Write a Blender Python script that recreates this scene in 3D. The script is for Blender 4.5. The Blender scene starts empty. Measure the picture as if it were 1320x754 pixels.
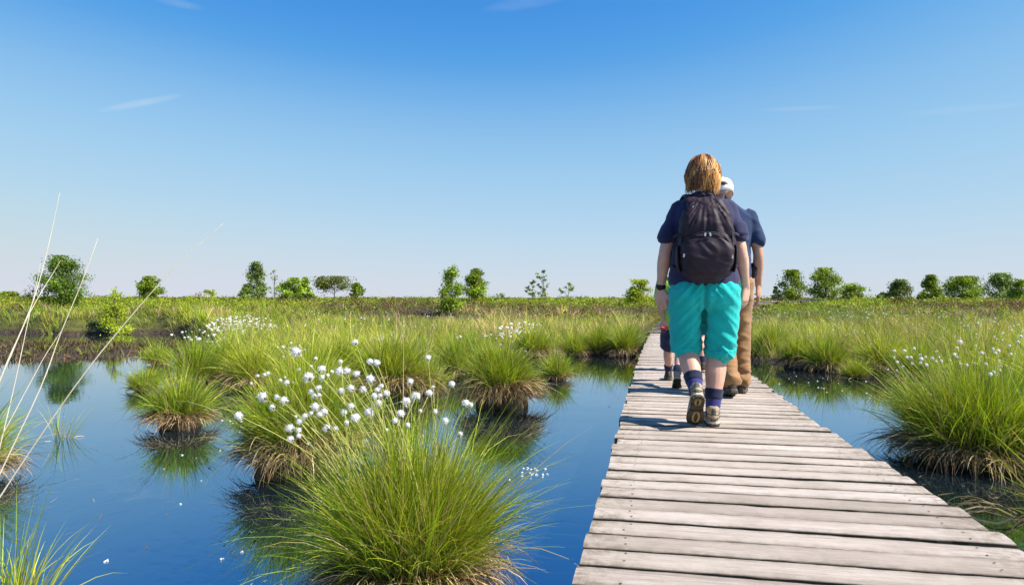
import bpy, math, random
import numpy as np
from mathutils import Vector, Matrix, noise as mnoise

R = math.radians
rng = np.random.default_rng(7)
random.seed(7)
scene = bpy.context.scene
col = scene.collection

# ------------------------------------------------------------------ camera
CAM_Z, FPX, HOR = 1.05, 894.0, 385.0
cam_d = bpy.data.cameras.new('camera')
cam = bpy.data.objects.new('camera', cam_d)
col.objects.link(cam)
cam.location = (0, 0, CAM_Z)
cam.rotation_euler = (R(90), 0, 0)
cam_d.sensor_width = 36
cam_d.lens = FPX / 1320 * 36
cam_d.shift_y = (HOR - 377.0) / 1320
cam_d.clip_start = 0.05
cam_d.clip_end = 20000
cam_d.dof.use_dof = True
cam_d.dof.focus_distance = 3.6
cam_d.dof.aperture_fstop = 9.0
scene.camera = cam

# ------------------------------------------------------------------ light
SUN_EL = R(46)
sun_h = Vector((0.95, -0.30, 0)).normalized()
sun_dir = Vector((sun_h.x * math.cos(SUN_EL), sun_h.y * math.cos(SUN_EL), math.sin(SUN_EL)))
world = bpy.data.worlds.new('World')
scene.world = world
world.use_nodes = True
wn, wl = world.node_tree.nodes, world.node_tree.links
wn.clear()
w_out = wn.new('ShaderNodeOutputWorld')
w_bg = wn.new('ShaderNodeBackground')
w_bg.inputs['Strength'].default_value = 0.1127
sky = wn.new('ShaderNodeTexSky')
sky.sky_type = 'NISHITA'
sky.sun_disc = False
sky.sun_elevation = SUN_EL
sky.sun_rotation = math.atan2(sun_h.x, sun_h.y)
sky.altitude = 0
sky.air_density = 1.0
sky.dust_density = 0.0
sky.ozone_density = 2.0
# photographic response of the sky: scale to display range, bend each channel, scale back
w_s1 = wn.new('ShaderNodeVectorMath'); w_s1.operation = 'SCALE'; w_s1.inputs['Scale'].default_value = 0.125
w_cv = wn.new('ShaderNodeRGBCurve')
for ch, pts in ((0, [(0, 0), (.10, .012), (.164, .040), (.188, .058), (.205, .086), (.27, .165), (.458, .262), (.838, .352), (1, .37)]),
                (1, [(0, 0), (.18, .10), (.275, .175), (.317, .215), (.345, .247), (.433, .317), (.653, .382), (.914, .408), (1, .41)]),
                (2, [(0, 0), (.30, .30), (.461, .430), (.531, .457), (.58, .470), (.653, .484), (.789, .492), (1, .47)])):
    cu = w_cv.mapping.curves[ch]
    cu.points[0].location = pts[0]; cu.points[1].location = pts[-1]
    for p in pts[1:-1]:
        cu.points.new(*p)
w_cv.mapping.update()
w_hs = wn.new('ShaderNodeVectorMath'); w_hs.operation = 'SCALE'; w_hs.inputs['Scale'].default_value = 8.0
wl.new(sky.outputs[0], w_s1.inputs[0])
wl.new(w_s1.outputs[0], w_cv.inputs['Color'])
# a little less blue where the air path is longest
w_sp = wn.new('ShaderNodeSeparateColor'); wl.new(w_s1.outputs[0], w_sp.inputs[0])
w_mr = wn.new('ShaderNodeMapRange')
for k_, v_ in zip(('From Min', 'From Max', 'To Min', 'To Max'), (0.45, 0.9, 1.0, 0.94)):
    w_mr.inputs[k_].default_value = v_
wl.new(w_sp.outputs[0], w_mr.inputs['Value'])
w_cs = wn.new('ShaderNodeSeparateColor'); wl.new(w_cv.outputs[0], w_cs.inputs[0])
w_bm = wn.new('ShaderNodeMath'); w_bm.operation = 'MULTIPLY'
wl.new(w_cs.outputs[2], w_bm.inputs[0]); wl.new(w_mr.outputs[0], w_bm.inputs[1])
w_cc = wn.new('ShaderNodeCombineColor')
wl.new(w_cs.outputs[0], w_cc.inputs[0]); wl.new(w_cs.outputs[1], w_cc.inputs[1]); wl.new(w_bm.outputs[0], w_cc.inputs[2])
wl.new(w_cc.outputs[0], w_hs.inputs[0])
# four thin cirrus wisps, each at its own place in the sky
w_tc = wn.new('ShaderNodeTexCoord')
def w_math(op, a, b=None):
    n = wn.new('ShaderNodeMath'); n.operation = op
    for k, q in enumerate((a, b)):
        if q is None: continue
        if isinstance(q, (int, float)): n.inputs[k].default_value = q
        else: wl.new(q, n.inputs[k])
    return n.outputs[0]
w_no = wn.new('ShaderNodeTexNoise')
w_no.inputs['Scale'].default_value = 14.0; w_no.inputs['Detail'].default_value = 6; w_no.inputs['Roughness'].default_value = 0.65
w_mp = wn.new('ShaderNodeMapping'); w_mp.inputs['Scale'].default_value = (1, 1, 6)
wl.new(w_tc.outputs['Generated'], w_mp.inputs['Vector']); wl.new(w_mp.outputs[0], w_no.inputs['Vector'])
w_total = None
for (wx, wy, wx2, wy2, wth, amt) in ((118, 145, 240, 122, 4.5, 0.42), (620, 13, 740, -6, 8, 0.15), (975, 142, 1090, 138, 3, 0.2), (195, -2, 265, 12, 5, 0.2), (1150, 150, 1330, 133, 5, 0.15)):
    d1 = Vector(((wx - 660) / FPX, 1, (HOR - wy) / FPX)).normalized()
    d2 = Vector(((wx2 - 660) / FPX, 1, (HOR - wy2) / FPX)).normalized()
    c_ = (d1 + d2).normalized(); t_ = (d2 - d1).normalized(); n_ = c_.cross(t_).normalized()
    def w_dot(vec, sc):
        q = wn.new('ShaderNodeVectorMath'); q.operation = 'DOT_PRODUCT'
        wl.new(w_tc.outputs['Generated'], q.inputs[0]); q.inputs[1].default_value = vec * sc
        return q.outputs['Value']
    u_ = w_dot(t_, 2 / (d2 - d1).length); v_ = w_dot(n_, FPX / wth); f_ = w_dot(c_, 1)
    g_ = w_math('SUBTRACT', 1.0, w_math('ADD', w_math('MULTIPLY', u_, u_), w_math('MULTIPLY', v_, v_)))
    g_ = w_math('MULTIPLY', w_math('MAXIMUM', g_, 0.0), w_math('GREATER_THAN', f_, 0.0))
    g_ = w_math('MULTIPLY', g_, amt)
    w_total = g_ if w_total is None else w_math('ADD', w_total, g_)
w_fac = w_math('MULTIPLY', w_total, w_math('MULTIPLY', w_no.outputs['Fac'], 1.0))
w_mx = wn.new('ShaderNodeMixRGB')
w_mx.inputs['Color2'].default_value = (3.6, 3.8, 4.1, 1)
wl.new(w_fac, w_mx.inputs['Fac'])
wl.new(w_hs.outputs[0], w_mx.inputs['Color1'])
wl.new(w_mx.outputs['Color'], w_bg.inputs['Color'])
wl.new(w_bg.outputs[0], w_out.inputs['Surface'])

sun_d = bpy.data.lights.new('sun', 'SUN')
sun_d.energy = 5.0
sun_d.angle = R(0.53)
sun_d.color = (1.0, 0.95, 0.87)
sun = bpy.data.objects.new('sun', sun_d)
col.objects.link(sun)
sun.location = (20, -8, 30)
sun.rotation_euler = sun_dir.to_track_quat('Z', 'Y').to_euler()

scene.view_settings.view_transform = 'Standard'
scene.view_settings.look = 'None'
scene.view_settings.exposure = 0.95
scene.view_settings.gamma = 1.0
scene.view_settings.use_curve_mapping = False
try:
    scene.cycles.use_denoising = True
    scene.cycles.max_bounces = 6
    scene.cycles.transparent_max_bounces = 6
    scene.cycles.sample_clamp_indirect = 6.0
except Exception:
    pass

# ------------------------------------------------------------------ helpers
def at(x, y, Y):
    """photo pixel at depth Y -> point of the place"""
    return Vector(((x - 660) / FPX * Y, Y, CAM_Z - (y - HOR) / FPX * Y))

def on_level(x, y, z=0.0):
    Y = (CAM_Z - z) * FPX / (y - HOR)
    return Vector(((x - 660) / FPX * Y, Y, z))

def tag(o, label=None, cat=None, group=None, kind=None):
    if label: o['label'] = label
    if cat: o['category'] = cat
    if group: o['group'] = group
    if kind: o['kind'] = kind
    return o

def empty(name, loc=(0, 0, 0), rz=0.0):
    o = bpy.data.objects.new(name, None)
    o.empty_display_size = 0.1
    o.location = loc
    o.rotation_euler = (0, 0, rz)
    col.objects.link(o)
    return o

def link(name, me, mat=None, parent=None, loc=None):
    if mat is not None and not me.materials:
        me.materials.append(mat)
    o = bpy.data.objects.new(name, me)
    col.objects.link(o)
    if parent is not None:
        o.parent = parent
    if loc is not None:
        o.location = loc
    return o

def copy_tree(o, parent=None):
    c = o.copy()
    col.objects.link(c)
    c.parent = parent
    for ch in list(o.children):
        copy_tree(ch, c)
    return c

def np_mesh(name, V, F, C=None, smooth=False):
    """V (n,3), F (m,k) with one k, C (n,3) colours"""
    me = bpy.data.meshes.new(name)
    V = np.ascontiguousarray(V, dtype=np.float32)
    F = np.ascontiguousarray(F, dtype=np.int32)
    k = F.shape[1]
    me.vertices.add(len(V))
    me.vertices.foreach_set('co', V.ravel())
    me.loops.add(F.size)
    me.loops.foreach_set('vertex_index', F.ravel())
    me.polygons.add(len(F))
    me.polygons.foreach_set('loop_start', np.arange(0, F.size, k, dtype=np.int32))
    me.polygons.foreach_set('loop_total', np.full(len(F), k, dtype=np.int32))
    if smooth:
        me.polygons.foreach_set('use_smooth', np.ones(len(F), dtype=bool))
    if C is not None:
        a = me.color_attributes.new('Col', 'FLOAT_COLOR', 'POINT')
        c4 = np.ones((len(V), 4), dtype=np.float32)
        c4[:, :3] = C
        a.data.foreach_set('color', c4.ravel())
    me.update(calc_edges=True)
    me.validate()
    return me

def list_mesh(name, V, F, smooth=True):
    me = bpy.data.meshes.new(name)
    me.from_pydata([tuple(v) for v in V], [], F)
    if smooth:
        me.polygons.foreach_set('use_smooth', np.ones(len(me.polygons), dtype=bool))
    me.update()
    return me

def merge(parts):
    V, F = [], []
    for v, f in parts:
        b = len(V)
        V.extend([tuple(q) for q in v])
        F.extend([tuple(i + b for i in t) for t in f])
    return V, F

def spline(P, k):
    """Catmull-Rom resample of rows of P, k steps per span"""
    P = np.asarray(P, float)
    Q = np.vstack([2 * P[0] - P[1], P, 2 * P[-1] - P[-2]])
    out = []
    for i in range(1, len(Q) - 2):
        p0, p1, p2, p3 = Q[i - 1], Q[i], Q[i + 1], Q[i + 2]
        for j in range(k):
            t = j / k
            out.append(0.5 * ((2 * p1) + (-p0 + p2) * t + (2 * p0 - 5 * p1 + 4 * p2 - p3) * t * t
                              + (-p0 + 3 * p1 - 3 * p2 + p3) * t ** 3))
    out.append(P[-1])
    return np.array(out)

def tube(pts, rad, hint=(0, 1, 0), n=14, p=2.0, k=3, caps=True):
    """closed tapering tube through pts; rad = list of r or (ru, rv); u lies along hint"""
    rr = [(r, r) if np.isscalar(r) else tuple(r) for r in rad]
    A = np.hstack([np.array([list(q) for q in pts], float), np.array(rr, float)])
    if k > 1 and len(A) > 2:
        A = spline(A, k)
    P, rad2 = A[:, :3], np.maximum(A[:, 3:], 1e-4)
    T = np.gradient(P, axis=0)
    T /= np.linalg.norm(T, axis=1)[:, None] + 1e-12
    hint = np.array(hint, float)
    V, F = [], []
    ang = np.arange(n) * 2 * math.pi / n
    ca = np.sign(np.cos(ang)) * np.abs(np.cos(ang)) ** (2 / p)
    sa = np.sign(np.sin(ang)) * np.abs(np.sin(ang)) ** (2 / p)
    rings = []
    m = len(P)
    def frame(i):
        u = hint - T[i] * np.dot(hint, T[i])
        u /= np.linalg.norm(u) + 1e-12
        return u, np.cross(T[i], u)
    if caps:
        u, v = frame(0)
        r = min(rad2[0])
        rings.append((P[0] - T[0] * r * 0.5, u, v, rad2[0] * 0.62))
    for i in range(m):
        u, v = frame(i)
        rings.append((P[i], u, v, rad2[i]))
    if caps:
        u, v = frame(m - 1)
        r = min(rad2[-1])
        rings.append((P[-1] + T[-1] * r * 0.5, u, v, rad2[-1] * 0.62))
    for c, u, v, r in rings:
        V.extend(list(c + r[0] * a * u + r[1] * b * v) for a, b in zip(ca, sa))
    for i in range(len(rings) - 1):
        for j in range(n):
            a, b = i * n + j, i * n + (j + 1) % n
            F.append((a, b, b + n, a + n))
    F.append(tuple(range(n))[::-1])
    F.append(tuple((len(rings) - 1) * n + j for j in range(n)))
    return V, F

def boxvf(c, s, rot=None):
    V = []
    for sx in (-.5, .5):
        for sy in (-.5, .5):
            for sz in (-.5, .5):
                q = Vector((sx * s[0], sy * s[1], sz * s[2]))
                if rot is not None: q = rot @ q
                V.append(tuple(q + Vector(c)))
    F = [(0, 1, 3, 2), (4, 6, 7, 5), (0, 4, 5, 1), (2, 3, 7, 6), (0, 2, 6, 4), (1, 5, 7, 3)]
    return V, F

def remesh(name, parts, voxel, smooth=4, disp=None):
    V, F = merge(parts)
    me = list_mesh('tmp', V, F)
    o = bpy.data.objects.new('tmp', me)
    col.objects.link(o)
    m = o.modifiers.new('r', 'REMESH')
    m.mode = 'VOXEL'
    m.voxel_size = voxel
    m.use_smooth_shade = True
    if smooth:
        s = o.modifiers.new('s', 'SMOOTH')
        s.factor = 0.5
        s.iterations = smooth
    dg = bpy.context.evaluated_depsgraph_get()
    dg.update()
    out = bpy.data.meshes.new_from_object(o.evaluated_get(dg))
    out.name = name
    bpy.data.objects.remove(o)
    bpy.data.meshes.remove(me)
    if disp is not None:
        n = len(out.vertices)
        co = np.empty(n * 3, dtype=np.float32)
        no = np.empty(n * 3, dtype=np.float32)
        out.vertices.foreach_get('co', co)
        out.vertices.foreach_get('normal', no)
        co = co.reshape(-1, 3); no = no.reshape(-1, 3)
        d = disp(co, no)
        co = co + no * d[:, None] if d.ndim == 1 else co + d
        out.vertices.foreach_set('co', co.astype(np.float32).ravel())
    out.polygons.foreach_set('use_smooth', np.ones(len(out.polygons), dtype=bool))
    out.update()
    return out

def vnoise(P, seed=0.0):
    return np.array([mnoise.noise(Vector((float(p[0]) + seed, float(p[1]) + seed * 1.7, float(p[2]) - seed))) for p in P])

# ------------------------------------------------------------------ materials
def new_mat(name):
    m = bpy.data.materials.new(name)
    m.use_nodes = True
    nt = m.node_tree
    for n in list(nt.nodes):
        if n.type != 'OUTPUT_MATERIAL':
            nt.nodes.remove(n)
    out = [n for n in nt.nodes if n.type == 'OUTPUT_MATERIAL'][0]
    return m, nt.nodes, nt.links, out

def pbsdf(N, **kw):
    b = N.new('ShaderNodeBsdfPrincipled')
    for k, v in kw.items():
        b.inputs[k.replace('_', ' ')].default_value = v
    return b

def leaf_mat(name, rough=0.45, trans=0.33, spec=0.2, hue=(1, 1, 1)):
    """colour from the mesh's own Col attribute, with light passing through thin leaves"""
    m, N, L, out = new_mat(name)
    a = N.new('ShaderNodeAttribute'); a.attribute_name = 'Col'
    b = pbsdf(N, Roughness=rough)
    b.inputs['Specular IOR Level'].default_value = spec
    t = N.new('ShaderNodeBsdfTranslucent')
    g = N.new('ShaderNodeMixRGB'); g.blend_type = 'MULTIPLY'; g.inputs['Fac'].default_value = 1
    g.inputs['Color2'].default_value = (1.15, 1.1, 0.55, 1)
    mx = N.new('ShaderNodeMixShader'); mx.inputs[0].default_value = trans
    L.new(a.outputs['Color'], b.inputs['Base Color'])
    L.new(a.outputs['Color'], g.inputs['Color1'])
    L.new(g.outputs[0], t.inputs['Color'])
    L.new(b.outputs[0], mx.inputs[1]); L.new(t.outputs[0], mx.inputs[2])
    L.new(mx.outputs[0], out.inputs['Surface'])
    return m

def noise_mat(name, c1, c2, scale=20, rough=0.85, bump=0.2, bscale=None, detail=5, spec=0.3, stretch=(1, 1, 1), c3=None, sheen=0.0, sss=0.0, dist=0.01):
    m, N, L, out = new_mat(name)
    tc = N.new('ShaderNodeTexCoord')
    mp = N.new('ShaderNodeMapping'); mp.inputs['Scale'].default_value = stretch
    no = N.new('ShaderNodeTexNoise'); no.inputs['Scale'].default_value = scale; no.inputs['Detail'].default_value = detail
    ra = N.new('ShaderNodeValToRGB')
    ra.color_ramp.elements[0].position = 0.32; ra.color_ramp.elements[0].color = (*c1, 1)
    ra.color_ramp.elements[1].position = 0.68; ra.color_ramp.elements[1].color = (*c2, 1)
    if c3:
        e = ra.color_ramp.elements.new(0.5); e.color = (*c3, 1)
    b = pbsdf(N, Roughness=rough)
    b.inputs['Specular IOR Level'].default_value = spec
    if sheen:
        b.inputs['Sheen Weight'].default_value = sheen
    if sss:
        b.inputs['Subsurface Weight'].default_value = sss
        b.inputs['Subsurface Radius'].default_value = (0.012, 0.005, 0.003)
        b.inputs['Subsurface Scale'].default_value = 1.0
    n2 = N.new('ShaderNodeTexNoise'); n2.inputs['Scale'].default_value = bscale or scale * 3; n2.inputs['Detail'].default_value = 4
    bp = N.new('ShaderNodeBump'); bp.inputs['Strength'].default_value = bump; bp.inputs['Distance'].default_value = dist
    L.new(tc.outputs['Object'], mp.inputs['Vector'])
    L.new(mp.outputs[0], no.inputs['Vector']); L.new(mp.outputs[0], n2.inputs['Vector'])
    L.new(no.outputs['Fac'], ra.inputs['Fac']); L.new(ra.outputs[0], b.inputs['Base Color'])
    L.new(n2.outputs['Fac'], bp.inputs['Height']); L.new(bp.outputs[0], b.inputs['Normal'])
    L.new(b.outputs[0], out.inputs['Surface'])
    return m

M = {}
M['grass'] = leaf_mat('grass_blade')
M['straw'] = leaf_mat('dry_straw', rough=0.6, trans=0.2, spec=0.2)
M['leaf'] = leaf_mat('tree_leaf', rough=0.5, trans=0.3, spec=0.3)
M['peat'] = noise_mat('peat_mound', (0.03, 0.02, 0.012), (0.09, 0.06, 0.03), 14, 0.9, 0.6)
M['bark'] = noise_mat('bark', (0.06, 0.045, 0.035), (0.2, 0.17, 0.14), 30, 0.9, 0.5)
M['bract'] = noise_mat('bract', (0.05, 0.035, 0.03), (0.12, 0.09, 0.05), 60, 0.7, 0.1)

def cotton():
    m, N, L, out = new_mat('cotton')
    b = pbsdf(N, Base_Color=(0.88, 0.855, 0.81, 1), Roughness=0.95)
    b.inputs['Specular IOR Level'].default_value = 0.05
    b.inputs['Sheen Weight'].default_value = 0.4
    t = N.new('ShaderNodeBsdfTranslucent'); t.inputs['Color'].default_value = (0.86, 0.85, 0.82, 1)
    mx = N.new('ShaderNodeMixShader'); mx.inputs[0].default_value = 0.45
    L.new(b.outputs[0], mx.inputs[1]); L.new(t.outputs[0], mx.inputs[2]); L.new(mx.outputs[0], out.inputs['Surface'])
    return m
M['cotton'] = cotton()

def wood():
    m, N, L, out = new_mat('weathered_plank')
    tc = N.new('ShaderNodeTexCoord')
    oi = N.new('ShaderNodeObjectInfo')
    mul = N.new('ShaderNodeVectorMath'); mul.operation = 'SCALE'; mul.inputs[0].default_value = (7.3, 3.1, 11.7)
    L.new(oi.outputs['Random'], mul.inputs['Scale'])
    add = N.new('ShaderNodeVectorMath'); add.operation = 'ADD'
    L.new(tc.outputs['Object'], add.inputs[0]); L.new(mul.outputs[0], add.inputs[1])
    def noi(scale, st, detail=6, rough=0.6, dist=0.0):
        mp = N.new('ShaderNodeMapping'); mp.inputs['Scale'].default_value = st
        n = N.new('ShaderNodeTexNoise'); n.inputs['Scale'].default_value = scale
        n.inputs['Detail'].default_value = detail; n.inputs['Roughness'].default_value = rough; n.inputs['Distortion'].default_value = dist
        L.new(add.outputs[0], mp.inputs['Vector']); L.new(mp.outputs[0], n.inputs['Vector'])
        return n
    def ramp(src, stops):
        r = N.new('ShaderNodeValToRGB')
        el = r.color_ramp.elements
        el[0].position, el[0].color = stops[0][0], (*stops[0][1], 1)
        el[1].position, el[1].color = stops[-1][0], (*stops[-1][1], 1)
        for p, c in stops[1:-1]:
            e = el.new(p); e.color = (*c, 1)
        L.new(src, r.inputs['Fac'])
        return r
    g1 = noi(9, (0.3, 14, 4), 8, 0.7, 0.5)      # grain along the plank
    g2 = noi(46, (0.35, 9, 4), 6, 0.75)            # fine grain
    g3 = noi(3.0, (1.0, 1.4, 1), 4, 0.55)        # large blotches
    g4 = noi(26, (1, 1, 1), 6, 0.7)              # lichen / dirt specks
    base = ramp(g1.outputs['Fac'], [(0.30, (0.35, 0.295, 0.25)), (0.45, (0.47, 0.41, 0.36)), (0.70, (0.55, 0.495, 0.445))])
    fine = ramp(g2.outputs['Fac'], [(0.32, (0.70, 0.66, 0.62)), (0.55, (1.0, 1.0, 1.0))])
    mx1 = N.new('ShaderNodeMixRGB'); mx1.blend_type = 'MULTIPLY'; mx1.inputs['Fac'].default_value = 0.85
    L.new(base.outputs[0], mx1.inputs['Color1']); L.new(fine.outputs[0], mx1.inputs['Color2'])
    blo = ramp(g3.outputs['Fac'], [(0.35, (0.80, 0.77, 0.73)), (0.65, (1.08, 1.06, 1.05))])
    mx2 = N.new('ShaderNodeMixRGB'); mx2.blend_type = 'MULTIPLY'; mx2.inputs['Fac'].default_value = 1
    L.new(mx1.outputs[0], mx2.inputs['Color1']); L.new(blo.outputs[0], mx2.inputs['Color2'])
    # plank to plank
    rr = ramp(oi.outputs['Random'], [(0.0, (0.84, 0.82, 0.80)), (0.5, (1.0, 0.99, 0.97)), (1.0, (1.1, 1.1, 1.11))])
    mx3 = N.new('ShaderNodeMixRGB'); mx3.blend_type = 'MULTIPLY'; mx3.inputs['Fac'].default_value = 1
    L.new(mx2.outputs[0], mx3.inputs['Color1']); L.new(rr.outputs[0], mx3.inputs['Color2'])
    # brown lichen and dirt, gathered at the plank ends and edges (Col.r carries the wear)
    at_ = N.new('ShaderNodeAttribute'); at_.attribute_name = 'Col'
    sm = N.new('ShaderNodeMath'); sm.operation = 'MULTIPLY'
    spk = ramp(g4.outputs['Fac'], [(0.44, (0, 0, 0)), (0.60, (1, 1, 1))])
    sp = N.new('ShaderNodeSeparateColor')
    L.new(at_.outputs['Color'], sp.inputs[0])
    L.new(spk.outputs[0], sm.inputs[0]); L.new(sp.outputs[0], sm.inputs[1])
    mx4 = N.new('ShaderNodeMixRGB')
    mx4.inputs['Color2'].default_value = (0.13, 0.095, 0.05, 1)
    L.new(sm.outputs[0], mx4.inputs['Fac']); L.new(mx3.outputs[0], mx4.inputs['Color1'])
    side = N.new('ShaderNodeMixRGB'); side.inputs['Color2'].default_value = (0.045, 0.034, 0.022, 1)  # dark plank sides: grime, plus the shade of the gaps painted in
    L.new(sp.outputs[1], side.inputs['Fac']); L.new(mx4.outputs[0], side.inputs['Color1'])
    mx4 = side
    # dark drying cracks along the grain
    vr = noi(5, (0.22, 13, 3), 3, 0.5, 0.6)
    ck = ramp(vr.outputs['Fac'], [(0.485, (1, 1, 1)), (0.5, (0.35, 0.32, 0.3)), (0.515, (1, 1, 1))])
    cm = ramp(g3.outputs['Fac'], [(0.5, (0, 0, 0)), (0.6, (1, 1, 1))])
    mx5 = N.new('ShaderNodeMixRGB'); mx5.blend_type = 'MULTIPLY'
    L.new(cm.outputs[0], mx5.inputs['Fac']); L.new(mx4.outputs[0], mx5.inputs['Color1']); L.new(ck.outputs[0], mx5.inputs['Color2'])
    b = pbsdf(N, Roughness=0.82)
    b.inputs['Specular IOR Level'].default_value = 0.25
    L.new(mx5.outputs[0], b.inputs['Base Color'])
    hs = N.new('ShaderNodeMath'); hs.operation = 'ADD'
    L.new(g1.outputs['Fac'], hs.inputs[0]); L.new(g2.outputs['Fac'], hs.inputs[1])
    bp = N.new('ShaderNodeBump'); bp.inputs['Strength'].default_value = 0.6; bp.inputs['Distance'].default_value = 0.005
    L.new(hs.outputs[0], bp.inputs['Height']); L.new(bp.outputs[0], b.inputs['Normal'])
    L.new(b.outputs[0], out.inputs['Surface'])
    return m
M['wood'] = wood()
M['beam'] = noise_mat('beam_wood', (0.08, 0.06, 0.04), (0.18, 0.14, 0.1), 12, 0.9, 0.4, stretch=(6, 1, 6))

def water_mat():
    m, N, L, out = new_mat('bog_water')
    tc = N.new('ShaderNodeTexCoord')
    mp = N.new('ShaderNodeMapping'); mp.inputs['Scale'].default_value = (1.0, 0.55, 1)
    n1 = N.new('ShaderNodeTexNoise'); n1.inputs['Scale'].default_value = 5.5; n1.inputs['Detail'].default_value = 4; n1.inputs['Roughness'].default_value = 0.55
    n2 = N.new('ShaderNodeTexNoise'); n2.inputs['Scale'].default_value = 0.35; n2.inputs['Detail'].default_value = 2
    ra = N.new('ShaderNodeValToRGB')
    ra.color_ramp.elements[0].position = 0.42; ra.color_ramp.elements[0].color = (0.15, 0.15, 0.15, 1)
    ra.color_ramp.elements[1].position = 0.66; ra.color_ramp.elements[1].color = (1, 1, 1, 1)
    mu = N.new('ShaderNodeMath'); mu.operation = 'MULTIPLY'
    bp = N.new('ShaderNodeBump'); bp.inputs['Strength'].default_value = 0.024; bp.inputs['Distance'].default_value = 0.08
    b = N.new('ShaderNodeBsdfDiffuse'); b.inputs['Color'].default_value = (0.008, 0.014, 0.02, 1)
    gl = N.new('ShaderNodeBsdfGlossy'); gl.inputs['Roughness'].default_value = 0.012; gl.inputs['Color'].default_value = (0.93, 0.97, 1, 1)
    fr = N.new('ShaderNodeFresnel'); fr.inputs['IOR'].default_value = 1.33
    mr = N.new('ShaderNodeMapRange'); mr.inputs['To Min'].default_value = 0.46; mr.inputs['To Max'].default_value = 1.0
    tf = N.new('ShaderNodeMapRange'); tf.inputs['From Min'].default_value = 0.16; tf.inputs['From Max'].default_value = 0.62
    tm = N.new('ShaderNodeMixRGB'); tm.inputs['Color1'].default_value = (0.50, 0.73, 0.92, 1); tm.inputs['Color2'].default_value = (0.97, 0.99, 1, 1)
    L.new(fr.outputs[0], tf.inputs['Value']); L.new(tf.outputs[0], tm.inputs['Fac']); L.new(tm.outputs[0], gl.inputs['Color'])
    ms = N.new('ShaderNodeMixShader')
    L.new(fr.outputs[0], mr.inputs['Value']); L.new(mr.outputs[0], ms.inputs[0])
    L.new(b.outputs[0], ms.inputs[1]); L.new(gl.outputs[0], ms.inputs[2])
    L.new(tc.outputs['Object'], mp.inputs['Vector'])
    L.new(mp.outputs[0], n1.inputs['Vector']); L.new(mp.outputs[0], n2.inputs['Vector'])
    L.new(n2.outputs['Fac'], ra.inputs['Fac'])
    L.new(n1.outputs['Fac'], mu.inputs[0]); L.new(ra.outputs[0], mu.inputs[1])
    L.new(mu.outputs[0], bp.inputs['Height'])
    for q in (b, gl, fr):
        L.new(bp.outputs[0], q.inputs['Normal'])
    L.new(ms.outputs[0], out.inputs['Surface'])
    return m
M['water'] = water_mat()

def ground_mat():
    m, N, L, out = new_mat('bog_ground')
    geo = N.new('ShaderNodeNewGeometry')
    sp = N.new('ShaderNodeSeparateXYZ'); L.new(geo.outputs['Position'], sp.inputs[0])
    def noi(scale, detail=5, st=(1, 1, 1)):
        mp = N.new('ShaderNodeMapping'); mp.inputs['Scale'].default_value = st
        n = N.new('ShaderNodeTexNoise'); n.inputs['Scale'].default_value = scale; n.inputs['Detail'].default_value = detail
        L.new(geo.outputs['Position'], mp.inputs['Vector']); L.new(mp.outputs[0], n.inputs['Vector'])
        return n
    a, c, d = noi(0.35, 4, (1, 0.6, 1)), noi(3.5, 6), noi(14, 5)
    r1 = N.new('ShaderNodeValToRGB'); el = r1.color_ramp.elements
    el[0].position, el[0].color = 0.36, (0.06, 0.045, 0.028, 1)
    el[1].position, el[1].color = 0.62, (0.085, 0.12, 0.022, 1)
    e = el.new(0.48); e.color = (0.10, 0.105, 0.028, 1)
    L.new(a.outputs['Fac'], r1.inputs['Fac'])
    r2 = N.new('ShaderNodeValToRGB'); el = r2.color_ramp.elements
    el[0].position, el[0].color = 0.3, (0.45, 0.42, 0.4, 1)
    el[1].position, el[1].color = 0.7, (1.2, 1.2, 1.1, 1)
    L.new(c.outputs['Fac'], r2.inputs['Fac'])
    mx = N.new('ShaderNodeMixRGB'); mx.blend_type = 'MULTIPLY'; mx.inputs['Fac'].default_value = 1
    L.new(r1.outputs[0], mx.inputs['Color1']); L.new(r2.outputs[0], mx.inputs['Color2'])
    # bare wet peat low down by the water
    r3 = N.new('ShaderNodeValToRGB'); el = r3.color_ramp.elements
    el[0].position, el[0].color = 0.3, (0.022, 0.016, 0.011, 1)
    el[1].position, el[1].color = 0.72, (0.085, 0.062, 0.042, 1)
    L.new(d.outputs['Fac'], r3.inputs['Fac'])
    mr = N.new('ShaderNodeMapRange'); mr.inputs['From Min'].default_value = 0.07; mr.inputs['From Max'].default_value = 0.16
    L.new(sp.outputs['Z'], mr.inputs['Value'])
    m2 = N.new('ShaderNodeMixRGB')
    L.new(mr.outputs[0], m2.inputs['Fac']); L.new(r3.outputs[0], m2.inputs['Color1']); L.new(mx.outputs[0], m2.inputs['Color2'])
    b = pbsdf(N, Roughness=0.9)
    b.inputs['Specular IOR Level'].default_value = 0.2
    L.new(m2.outputs[0], b.inputs['Base Color'])
    bp = N.new('ShaderNodeBump'); bp.inputs['Strength'].default_value = 0.8; bp.inputs['Distance'].default_value = 0.08
    L.new(d.outputs['Fac'], bp.inputs['Height']); L.new(bp.outputs[0], b.inputs['Normal'])
    L.new(b.outputs[0], out.inputs['Surface'])
    return m
M['ground'] = ground_mat()
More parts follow.
